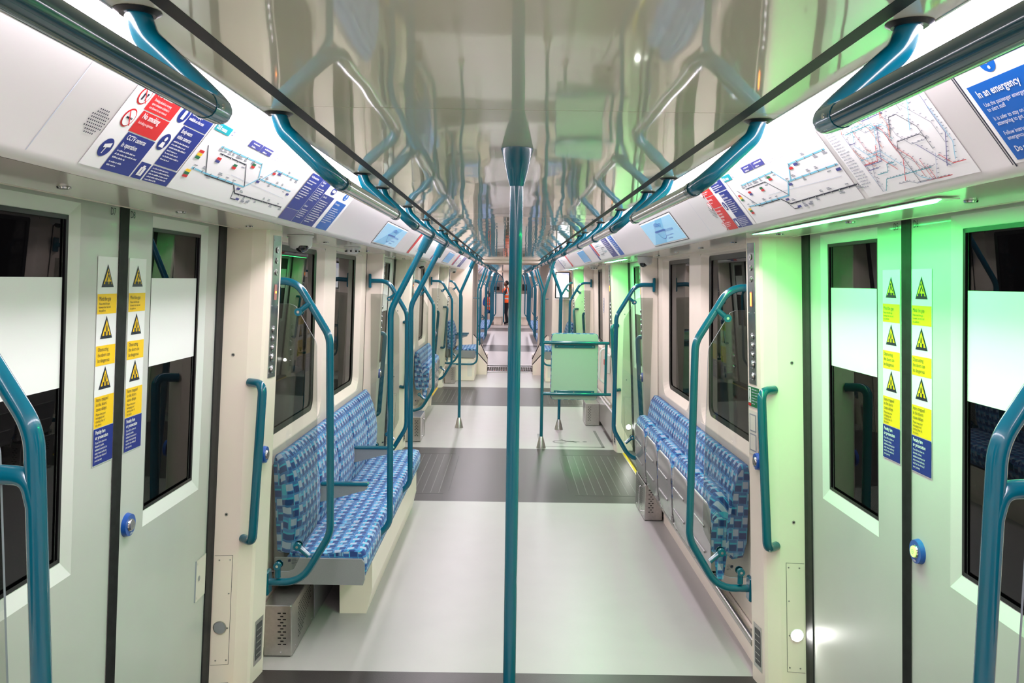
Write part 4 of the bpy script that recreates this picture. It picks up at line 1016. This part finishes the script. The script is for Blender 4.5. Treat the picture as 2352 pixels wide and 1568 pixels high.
for u, v, kind in ((.045, .179, 0), (.047, .124, 1)):
    q.circ(u, v, .022, 'ink_red', 2); q.circ(u, v, .0185, Wt, 3)
    if kind: q.rect(u-.012, v-.002, u+.008, v+.002, 'ink_dark', 4); q.rect(u+.009, v-.002, u+.012, v+.002, 'ink_dark', 4)
    else: q.rect(u-.009, v-.011, u-.003, v+.004, 'ink_dark', 4); q.rect(u-.0075, v+.004, u-.0045, v+.01, 'ink_dark', 4); q.poly([(u+.002, v+.006), (u+.011, v+.006), (u+.0065, v-.003)], 'ink_dark', 4); q.rect(u+.0055, v-.011, u+.0075, v-.002, 'ink_dark', 4)
    q.line([(u-.014, v+.014), (u+.014, v-.014)], .003, 'ink_red', 5)
q.circ(.047, .049, .022, 'ink_navy', 2); q.poly([(.034, .056), (.058, .062), (.060, .052), (.036, .048)], Wt, 3); q.line([(.046, .05), (.044, .036)], .003, Wt, 3)
q.circ(.236, .180, .022, 'ink_navy', 2); q.rect(.229, .168, .243, .190, Wt, 3); q.rect(.233, .190, .239, .196, Wt, 3)
q.circ(.239, .104, .022, 'ink_navy', 2); q.circ(.239, .112, .006, Wt, 3, 14); q.poly([(.228, .090), (.250, .090), (.246, .104), (.232, .104)], Wt, 3)
tag(q.build('notice_poster'), 'red and navy rule notices including No alcohol and No smoking on the near left cove', 'poster')
# route map, shared layout
def route_map(q, L, flip=False):
    X = (lambda u: L-u) if flip else (lambda u: u)
    def ln(pts, mt_, w=.0042): q.line([(X(a), b) for a, b in pts], w, mt_, 2)
    q.rect(0, 0, L, .207, Wt, 1)
    ln([(.045, .138), (.145, .068)], 'ink_dark', .003)
    ln([(.05, .070), (.145, .067), (.448, .067), (.515, .108), (.87, .108)], 'ink_lblue', .0045); ln([(.145, .0625), (.36, .0625)], 'ink_dark', .003)
    ln([(.12, .150), (.455, .153), (.505, .112)], 'ink_lblue', .0045); ln([(.54, .11), (.60, .155), (.86, .156)], 'ink_lblue', .0045)
    ln([(.14, .132), (.347, .132), (.45, .07)], 'ink_dark', .003); ln([(.37, .062), (.42, .039), (.90, .042)], 'ink_dark', .0042); ln([(.40, .045), (.42, .020), (.46, .020)], 'ink_dark', .003)
    rnd = random.Random(4)
    for (a, b, c, d) in ((.06, .070, .35, .067), (.13, .150, .45, .153), (.60, .155, .85, .156), (.46, .039, .90, .042), (.52, .108, .86, .108), (.16, .132, .34, .132)):
        n_ = int((c-a)/.055)
        for k in range(n_+1):
            u = a+(c-a)*k/max(1, n_); v = b+(d-b)*k/max(1, n_)
            q.circ(X(u), v, .0034, 'ink_dark', 3, 10); q.circ(X(u), v, .002, Wt, 4, 8)
            w_ = rnd.uniform(.018, .034); z = v+rnd.choice((.008, -.012)); q.rect(X(u)-w_/2, z, X(u)+w_/2, z+.0028, 'ink_grey', 2)
            if rnd.random() < .6: q.rect(X(u)-w_/2, z+.0045, X(u)+w_/4, z+.007, 'ink_grey', 2)
    for u, v, m_ in ((.035, .118, 'ink_red'), (.035, .109, 'ink_yellow'), (.035, .100, 'ink_green'), (.04, .06, 'ink_yellow'), (.042, .052, 'ink_green'), (.044, .044, 'ink_red'), (.155, .118, 'ink_red'), (.157, .110, 'ink_indigo'), (.28, .118, 'ink_green'), (.282, .110, 'ink_red'), (.40, .142, 'ink_green'), (.402, .134, 'ink_red'), (.60, .142, 'ink_red'), (.645, .148, 'ink_indigo'), (.42, .056, 'ink_indigo'), (.47, .024, 'ink_indigo'), (.52, .022, 'ink_grey'), (.56, .024, 'ink_grey'), (.86, .094, 'ink_indigo'), (.52, .098, 'ink_indigo')):
        q.rect(X(u)-.014, v-.004, X(u)+.014, v+.0035, m_, 3)
    q.line([(X(.30), .088), (X(.85), .075)], .0012, 'ink_pale', 2); q.line([(X(.52), .17), (X(.52), .12)], .0012, 'ink_pale', 2)
q = Sheet(cove_fn(-1, 2.005)); route_map(q, .94)
q.rect(.008, .182, .108, .204, 'ink_teal', 3); q.text('DLR routes', .013, .187, .0165, Wt, 4, .85, True, .09); q.ring(.125, .194, .007, .002, 'ink_indigo', 3); q.lines(.14, .197, .14, 2, .006, 'ink_grey', 3)
q.rect(.262, .183, .360, .205, 'ink_indigo', 3); q.rect(.364, .183, .462, .205, 'ink_indigo', 3); q.text('Every 10 minutes', .282, .190, .009, Wt, 4, .8, True, .07) if False else q.lines(.285, .196, .066, 2, .008, Wt, 4); q.lines(.386, .196, .07, 2, .008, Wt, 4, seed=2)
q.lines(.47, .197, .24, 3, .006, 'ink_grey', 3)
tag(q.build('route_map_poster'), 'white route map with teal DLR routes heading on the left cove', 'poster')
# left blue block
q = Sheet(cove_fn(-1, 2.96)); q.rect(0, 0, .80, .207, Wt, 1)
q.rect(.0, .05, .17, .205, 'ink_navy', 2); q.rect(.0, .0, .17, .048, 'ink_indigo', 2); q.rect(.175, .0, .31, .205, 'ink_navy', 2); q.rect(.315, .0, .50, .152, 'ink_navy', 2)
q.text("We'd like to hear from you", .008, .188, .012, Wt, 3, .8, True, .15); q.text('Take care of', .183, .188, .012, Wt, 3, .8, True); q.text('your safety', .183, .175, .012, Wt, 3, .8, True)
q.lines(.008, .172, .15, 2, .008, Wt, 3); q.lines(.008, .145, .12, 6, .008, Wt, 3, seed=9); q.text('Staff security', .183, .075, .011, Wt, 3, .8, True); q.lines(.183, .16, .11, 7, .007, Wt, 3, seed=11); q.lines(.183, .06, .11, 5, .007, Wt, 3, seed=12)
q.text('Cycles on DLR', .325, .137, .012, Wt, 3, .8, True); q.lines(.325, .12, .16, 11, .008, Wt, 3, seed=13)
q.circ(.42, .178, .018, 'ink_navy', 2, 24, 2.2); q.rect(.395, .172, .445, .184, Wt, 3)
q.rect(.56, .0, .76, .148, 'ink_blue', 2); q.circ(.66, .178, .018, 'ink_blue', 2, 24, 2.2); q.rect(.652, .178, .668, .19, Wt, 3); q.rect(.652, .167, .668, .173, Wt, 3)
q.text('In an emergency', .57, .13, .013, Wt, 3, 1., True, .18); q.lines(.57, .108, .16, 8, .008, Wt, 3, seed=14)
tag(q.build('notice_poster'), 'dark blue notices and In an emergency panel on the left cove beside the screen', 'poster')
# right notices
q = Sheet(cove_fn(1, 3.27)); q.rect(0, 0, .36, .207, Wt, 1)
for a, b_ in ((.160, .205), (.105, .157), (.052, .102), (.0, .049)):
    q.rect(.008, a, .133, b_, 'ink_red', 2)
q.rect(.008, .0, .133, .102, 'ink_red', 3)
q.text('No alcohol', .016, .188, .014, Wt, 4, .85, True); q.lines(.016, .178, .10, 2, .006, Wt, 4); q.text('No smoking', .016, .140, .014, Wt, 4, .85, True); q.lines(.016, .128, .08, 1, .006, Wt, 4)
for i, t_ in enumerate(('No e-scooters', 'e-unicycles or', 'non-foldable', 'e-bikes')): q.text(t_, .016, .086-i*.0135, .0125, Wt, 4, .85, True)
q.lines(.016, .032, .10, 3, .006, Wt, 4, seed=3)
q.rect(.165, .160, .325, .207, 'ink_navy', 2); q.text('DLR penalty fare or prosecution', .170, .194, .010, Wt, 3, .85, True, .148); q.lines(.170, .183, .14, 3, .006, Wt, 3)
q.rect(.200, .044, .318, .156, 'ink_navy', 2); q.text('Body-worn', .206, .140, .013, Wt, 3, .85, True); q.text('video cameras', .206, .126, .013, Wt, 3, .85, True, .105); q.lines(.206, .116, .1, 7, .0065, Wt, 3, seed=5)
q.rect(.142, .0, .186, .042, 'ink_indigo', 2); q.rect(.154, .008, .174, .03, Wt, 3); q.rect(.160, .03, .168, .035, Wt, 3); q.rect(.192, .0, .320, .042, 'ink_indigo', 2); q.lines(.198, .034, .112, 5, .0055, Wt, 3, seed=6)
for v in (.18, .12, .02): q.circ(-.018, v, .019, 'ink_red', 2); q.circ(-.018, v, .0155, Wt, 3); q.line([(-.03, v+.01), (-.006, v-.01)], .003, 'ink_red', 4)
q.circ(.168, .10, .019, 'ink_navy', 2); q.circ(.168, .107, .005, Wt, 3, 12); q.poly([(.160, .088), (.176, .088), (.173, .101), (.163, .101)], Wt, 3)
tag(q.build('notice_poster'), 'red and navy rule notices beside the screen on the right cove', 'poster')
q = Sheet(cove_fn(1, 2.905)); route_map(q, .88)
q.rect(-.012, .183, .088, .206, 'ink_teal', 3); q.text('DLR routes', -.007, .188, .0165, Wt, 4, .85, True, .09)
q.ring(.105, .194, .007, .002, 'ink_indigo', 3); q.lines(.12, .197, .10, 2, .006, 'ink_grey', 3)
q.rect(.232, .184, .336, .206, 'ink_indigo', 3); q.rect(.341, .184, .445, .206, 'ink_indigo', 3); q.lines(.256, .197, .07, 2, .008, Wt, 4); q.lines(.364, .197, .07, 2, .008, Wt, 4, seed=2); q.lines(.455, .197, .30, 3, .006, 'ink_grey', 3)
tag(q.build('route_map_poster'), 'white route map with teal DLR routes heading on the right cove', 'poster')
# network map (generic tangle of coloured lines)
q = Sheet(cove_fn(1, 1.998)); q.rect(0, 0, .47, .207, Wt, 1); q.rect(.008, .192, .082, .207, 'ink_indigo', 2); q.lines(.012, .199, .06, 2, .007, Wt, 3)
q.lines(.008, .182, .055, 20, .006, 'ink_grey', 2, 1.35, 8)
rnd = random.Random(12); cols = ['ink_red', 'ink_indigo', 'ink_lblue', 'ink_orange', 'ink_dark', 'ink_teal', 'ink_grey', 'ink_indigo', 'ink_red', 'ink_grey', 'ink_lblue', 'ink_grey', 'ink_pale']
for i in range(44):
    u, v = rnd.uniform(.09, .44), rnd.uniform(.01, .2); pts = [(u, v)]; a = rnd.choice(range(8))
    for k in range(rnd.randint(3, 7)):
        a = (a+rnd.choice((-1, 0, 0, 1))) % 8; d = rnd.uniform(.02, .06); u2 = min(.455, max(.085, u+d*math.cos(a*math.pi/4))); v2 = min(.2, max(.008, v+d*math.sin(a*math.pi/4)))
        pts.append((u2, v2)); n_ = int(math.hypot(u2-u, v2-v)/.012)
        for j in range(n_):
            t = j/max(1, n_); q.rect(u+(u2-u)*t+.002, v+(v2-v)*t+.001, u+(u2-u)*t+.002+rnd.uniform(.004, .009), v+(v2-v)*t+.0026, 'ink_grey', 2)
        u, v = u2, v2
    q.line(pts, .0016, cols[i % len(cols)], 3)
tag(q.build('network_map_poster'), 'dense network map of thin coloured lines on the right cove', 'poster')
# emergency board
q = Sheet(cove_fn(1, 1.428)); q.rect(0.004, .0, .62, .207, Wt, 1)
q.poly([(.0, -.006), (.0, .2), (.004, .2), (.004, -.006)], 'ink_dark', 1)
q.rect(.016, .006, .60, .157, 'ink_blue', 2); q.circ(.100, .185, .019, 'ink_blue', 2); q.poly([(.0965, .200), (.1035, .200), (.102, .182), (.098, .182)], Wt, 3); q.circ(.100, .175, .0032, Wt, 3, 12)
q.text('In an emergency', .030, .132, .020, Wt, 3, .85, True)
for i, (t_, z) in enumerate((('Use the passenger emergency alarm', .114), ('to alert staff', .104), ('It is safer to stay on the train than', .086), ('attempting to get off', .076), ('Follow instructions given by', .056), ('emergency services or our staff', .046), ('Do not take any risks', .022))):
    q.text(t_, .030, z, .0115 if i < 6 else .016, Wt, 3, .85, i == 6)
tag(q.build('emergency_notice'), 'large blue In an emergency board at the top right, nearest the viewer', 'sign')
# joints in the cove
for s, ys in ((-1, (1.432, 6.25, 9.0)), (1, (1.434, 3.545, 6.62))):
    q = Sheet(cove_fn(s, 0)); 
    for y in ys: q.rect((y if s < 0 else -y)-.0012, -.002, (y if s < 0 else -y)+.0012, .212, 'ink_pale' if s < 0 or y > 2 else 'ink_dark', 0)
    q.build('trim_%d' % (6 if s < 0 else 7), kind='structure')
# info screens
def screen(s, y0, y1, label, big=True):
    yl = y0 if s < 0 else y1; L = y1-y0
    q = Sheet(cove_fn(s, yl)); q.rect(-.02, .002, L+.02, .168, 'black', 1); q.rect(-.012, .006, L+.012, .164, 'sheet_white', 2); o = q.build('display_screen')
    q = Sheet(cove_fn(s, yl)); q.rect(0, .014, L, .156, 'screen_blue2' if big else 'screen_dim', 3)
    if big:
        q.poly([(L*.05, .014), (L*.45, .014), (L*.75, .156), (L*.55, .156)], 'screen_blue', 4) ; q.poly([(0, .09), (L*.4, .05), (L*.42, .06), (0, .12)], 'screen_white', 4) if False else None
        c = L*.48
        q.ring(0, 0, 0, 0, 'screen_ink', 4) if False else None
        pts = [(c+.10*math.cos(a)*L*1.1, .088+.05*math.sin(a)) for a in [2*math.pi*k/24 for k in range(25)]]; q.line(pts, .004, 'screen_ink', 5); q.rect(c-.16*L, .083, c+.16*L, .094, 'screen_ink', 6)
        q.text('NEXT', c-.05*L, .115, .024, 'screen_ink', 6, 4*L*.8, True, .2*L) ; q.text('STATION', c+.12*L, .075, .02, 'screen_ink', 6, 3*L, True, .25*L); q.lines(c+.1*L, .05, .25*L, 2, .014, 'screen_ink', 6)
    q.build('lit_display', o); tag(o, label, 'screen', 'blue information screens on the coves')
def plain_screen_text(): pass
screen(1, 4.01, 4.90, 'light blue information screen on the near right cove'); screen(-1, 4.94, 5.87, 'light blue information screen on the near left cove')
screen(-1, 9.95, 10.9, 'small blue information screen on the left cove beyond the folded seats', False); screen(1, 8.75, 9.55, 'small blue information screen on the right cove above the wheelchair space', False)
screen(-1, 18.2, 19.1, 'tiny blue information screen on the left cove beyond the gangway', False)
def small_notice(s, y0, y1, cols, label):
    yl = y0 if s < 0 else y1; L = y1-y0; q = Sheet(cove_fn(s, yl)); q.rect(0, 0, L, .207, Wt, 1)
    for a, b_, m_, v0, v1 in cols: q.rect(a*L, v0, b_*L, v1, m_, 2)
    q.lines(L*.20, .188, L*.32, 9, .010, 'ink_grey', 2, 1.9, 4)
    q.line([(L*.22, .14), (L*.38, .14), (L*.44, .07), (L*.54, .07)], .004, 'ink_teal', 3); q.line([(L*.24, .05), (L*.36, .05), (L*.42, .11), (L*.54, .11)], .004, 'ink_dark', 3)
    for a, b_, m_, v0, v1 in cols:
        if m_ != Wt and b_-a > .06: q.lines(a*L+.02, v1-.02, (b_-a)*L-.05, int((v1-v0)/.018)-1, .012, Wt, 3)
    tag(q.build('notice_poster'), label, 'poster', 'small distant posters on the coves')
small_notice(1, 6.18, 8.0, [(.02, .09, 'ink_indigo', 0, .2), (.10, .16, 'ink_red', .04, .2), (.58, .78, 'ink_indigo', 0, .2), (.84, .97, 'ink_blue', 0, .19)], 'map and indigo notices on the right cove above the second door')
small_notice(-1, 6.6, 8.65, [(.0, .06, 'ink_red', 0, .2), (.92, .99, 'ink_indigo', 0, .2)], 'pale map with red strip on the left cove above the second door')
small_notice(-1, 11.6, 13.6, [(.0, .08, 'ink_red', 0, .2), (.08, .16, 'ink_navy', 0, .2), (.6, .95, 'ink_indigo', 0, .2)], 'striped red and indigo notices on the left cove above the third door')
small_notice(1, 11.2, 13.2, [(.0, .08, 'ink_indigo', 0, .2), (.85, .97, 'ink_red', 0, .2)], 'pale map notice on the right cove above the third door')
small_notice(-1, 20.2, 23.5, [(.1, .2, 'ink_red', 0, .2), (.5, .7, 'ink_indigo', 0, .2)], 'tiny notices on the left cove in the far carriage')
small_notice(1, 20.2, 23.5, [(.1, .2, 'ink_red', 0, .2), (.5, .7, 'ink_indigo', 0, .2)], 'tiny notices on the right cove in the far carriage')
# bright map screen on the right bulkhead
mb = MB(); y = 15.2; mb.box(.82, 1.09, y, y+.04, 1.44, 1.93, 'black', .008); o = mb.build('display_screen')
q = Sheet(lambda u, v, h: (.84+u*.92, y-.0006-h, 1.46+v*.98)); q.rect(0, 0, .25, .46, 'screen_white', 0); q.poly([(.0, .36), (.25, .40), (.25, .46), (0, .46)], 'screen_lilac', 1); q.poly([(.1, .33), (.25, .40), (.2, .44), (.08, .40)], 'screen_white', 2); q.rect(0, .28, .008, .34, 'screen_yellow', 1); q.build('lit_display', o)
mb = MB(); mb.box(.81, 1.10, y-.01, y+.05, 1.425, 1.44, 'plastic_white'); mb.box(.88, 1.05, y+.04, y+.24, 1.6, 1.8, 'plastic_white'); mb.build('bezel', o)
tag(o, 'tall bright white screen in a black frame on the right bulkhead by the gangway', 'screen')
# small red and blue stickers on far pillars
def strip_sticker(x, y, z0, z1, mt_, label, s):
    q = Sheet(lambda u, v, h: (s*(x-h-.002), y+u, v)); q.rect(-.02, z0, .02, z1, mt_, 1)
    for k in range(5): q.rect(-.012, z0+(z1-z0)*(k+.2)/5, .012, z0+(z1-z0)*(k+.6)/5, Wt, 2)
    tag(q.build('sticker'), label, 'sticker')
strip_sticker(Xw(1.5)-.001, 9.98, 1.38, 1.56, 'ink_blue', 'narrow blue sticker on the right mullion behind the wheelchair board', 1)
strip_sticker(Xw(1.7)-.001, 8.56, 1.62, 1.84, 'ink_red', 'narrow red vertical sticker beyond the second left door', -1)

# ------------------------------------------------------------------ people
def person(label, base, joints, rad, edges, head, vest=None, hair=True):
    o = empty('person', label, 'person', base)
    me = bpy.data.meshes.new('body'); me.from_pydata([Vector(j) for j in joints], edges, []); me.update()
    b_ = bpy.data.objects.new('body', me); COL.objects.link(b_)
    b_.modifiers.new('skin', 'SKIN')
    sk = me.skin_vertices[0].data if me.skin_vertices else None
    if sk is None:
        me.skin_vertices.new() if hasattr(me.skin_vertices, 'new') else None; sk = me.skin_vertices[0].data
    for i, r in enumerate(rad): sk[i].radius = (r, r) if not isinstance(r, tuple) else r
    sk[0].use_root = True
    ss = b_.modifiers.new('sub', 'SUBSURF'); ss.levels = ss.render_levels = 2
    me.materials.append(MT['cloth_dark']); b_.parent = o; b_.matrix_parent_inverse = o.matrix_basis.inverted()
    # head
    c = Vector(head[0]); f = Vector(head[1]).normalized(); up = Vector((0, 0, 1)); sd = f.cross(up)
    mb = MB(); rows = []
    for i in range(13):
        th = math.pi*i/12; r_ = []
        for k in range(16):
            p = 2*math.pi*k/16; x, y, z = math.sin(th)*math.cos(p), math.sin(th)*math.sin(p), math.cos(th)
            jaw = 1-.28*max(0, -z); v = c+f*(x*.098*jaw+(.018 if x > .9 and -.35 < z < .05 else 0))+sd*(y*.076*jaw)+up*z*.118; r_.append(v)
        rows.append(r_)
    mb.grid(rows, 'skin', closed=True)
    mb.tube([c-up*.10-f*.02, c-up*.19-f*.03], [.055, .06], 'skin', 12)
    mb.tube([c+f*.095+up*.015, c+f*.118-up*.02, c+f*.10-up*.032], [.008, .015, .012], 'skin', 8)
    for q in (-1, 1):
        mb.disc(c+f*.088+sd*q*.03+up*.012, f, .010, 'sheet_white', n=10, h=.002); mb.disc(c+f*.0905+sd*q*.03+up*.012, f, .005, 'hair', n=8, h=.002)
        mb.tube([c+sd*q*.074+up*.03, c+sd*q*.085, c+sd*q*.076-up*.03], [.01, .014, .009], 'skin', 8)
    mb.tube([c+f*.086+sd*.022-up*.055, c+f*.094-up*.055, c+f*.086-sd*.022-up*.055], .005, 'rust', 6)
    mb.build('head', o)
    mb = MB(); rows = []
    for i in range(8):
        th = math.pi*.62*i/7; rows.append([c-f*.012+f*(math.sin(th)*math.cos(p)*.100*(1 if math.cos(p) < .3 else .82))+sd*math.sin(th)*math.sin(p)*.084+up*(math.cos(th)*.128+.004) for p in [2*math.pi*k/16 for k in range(16)]])
    mb.grid(rows, 'hair', closed=True); mb.build('hair', o)
    return o, b_
def hand(o, w, d, s_=1):
    """palm, four fingers and a thumb"""
    w = Vector(w); d = Vector(d).normalized(); a = d.orthogonal().normalized(); b_ = d.cross(a); mb = MB()
    mb.tube([w-d*.02, w+d*.03, w+d*.085], [.024, .036, .034], 'skin', 10)
    for k in range(4):
        r0 = w+d*.08+a*(k-1.5)*.018; L_ = (.062, .075, .070, .055)[k]
        mb.tube([r0, r0+d*L_*.5+b_*.008, r0+d*L_*.9+b_*.026], [.009, .0085, .007], 'skin', 8)
    mb.tube([w+d*.02-a*.03, w+d*.05-a*.055, w+d*.085-a*.055], [.012, .010, .008], 'skin', 8)
    mb.build('hand', o)
def vest_mesh(o, px, py, z0, z1, wx, wy, rot):
    mb = MB(); rows = []
    for z, k in ((z0, 1.02), (z0+.2, 1.0), ((z0+z1)/2, 1.0), (z1-.12, 1.08), (z1-.03, .95), (z1, .55)):
        rows.append([(px+wx*k*math.cos(t), py+wy*k*math.sin(t), z) for t in [2*math.pi*q/20 for q in range(20)]])
    mb.grid(rows, 'hivis', closed=True); v = mb.build('high_visibility_vest', o)
    mb = MB()
    for z in (z0+.14, z0+.30): mb.grid([[(px+wx*1.03*math.cos(t), py+wy*1.03*math.sin(t), z+q) for t in [2*math.pi*j/20 for j in range(20)]] for q in (0, .05)], 'reflective', closed=True)
    mb.tube([(px+.06, py-wy*1.05, z0+.30), (px+.02, py-wy*1.08, z0+.5), (px+.0, py-wy*.9, z1-.04)], .018, 'reflective', 6)
    mb.build('reflective_band', v)
bx, by = -.14, 32.9
J = [(bx, by, .95), (bx, by, 1.15), (bx, by, 1.38), (bx, by, 1.50),
     (bx, by-.17, 1.42), (bx-.12, by-.24, 1.20), (bx-.36, by-.24, 1.24),
     (bx, by+.17, 1.42), (bx-.10, by+.24, 1.20), (bx-.32, by+.20, 1.22),
     (bx, by-.10, .90), (bx-.02, by-.11, .50), (bx, by-.11, .09), (bx-.15, by-.11, .05),
     (bx, by+.10, .90), (bx-.04, by+.11, .50), (bx+.05, by+.11, .09), (bx-.10, by+.11, .05)]
Rd = [(.13, .15), (.13, .15), (.13, .16), .06, .07, .05, .035, .07, .05, .035, .10, .07, .05, .045, .10, .07, .05, .045]
Ed = [(0, 1), (1, 2), (2, 3), (2, 4), (4, 5), (5, 6), (2, 7), (7, 8), (8, 9), (0, 10), (10, 11), (11, 12), (12, 13), (0, 14), (14, 15), (15, 16), (16, 17)]
po, pb = person('standing person in orange high visibility vest and dark trousers at the far end', (bx, by, 0), J, Rd, Ed, ((bx-.04, by, 1.63), (-1, -.1, -.15)))
vest_mesh(po, bx, by, .88, 1.48, .17, .22, 0); hand(po, (bx-.36, by-.24, 1.24), (-1, 0, .1)); hand(po, (bx-.32, by+.20, 1.22), (-1, 0, .1))
bx, by = -.86, 33.6
J = [(bx, by, .52), (bx, by, .75), (bx, by, 1.0), (bx, by, 1.10), (bx+.18, by, 1.02), (bx+.22, by-.12, .78), (bx+.14, by-.35, .72), (bx-.18, by, 1.02), (bx-.22, by-.12, .78), (bx-.14, by-.35, .72),
     (bx+.10, by-.02, .50), (bx+.16, by-.38, .50), (bx+.26, by-.42, .10), (bx+.32, by-.55, .05), (bx-.10, by-.02, .50), (bx-.12, by-.38, .50), (bx-.10, by-.42, .10), (bx-.10, by-.56, .05)]
po, pb = person('seated person in orange vest with blue sleeve behind the far left seat', (bx, by, 0), J, Rd, Ed, ((bx, by-.02, 1.24), (.3, -1, 0)))
pb.data.materials.clear(); pb.data.materials.append(MT['cloth_blue'])
vest_mesh(po, bx, by, .55, 1.08, .19, .15, 0); hand(po, (bx+.14, by-.35, .72), (0, -1, -.2)); hand(po, (bx-.14, by-.35, .72), (0, -1, -.2))
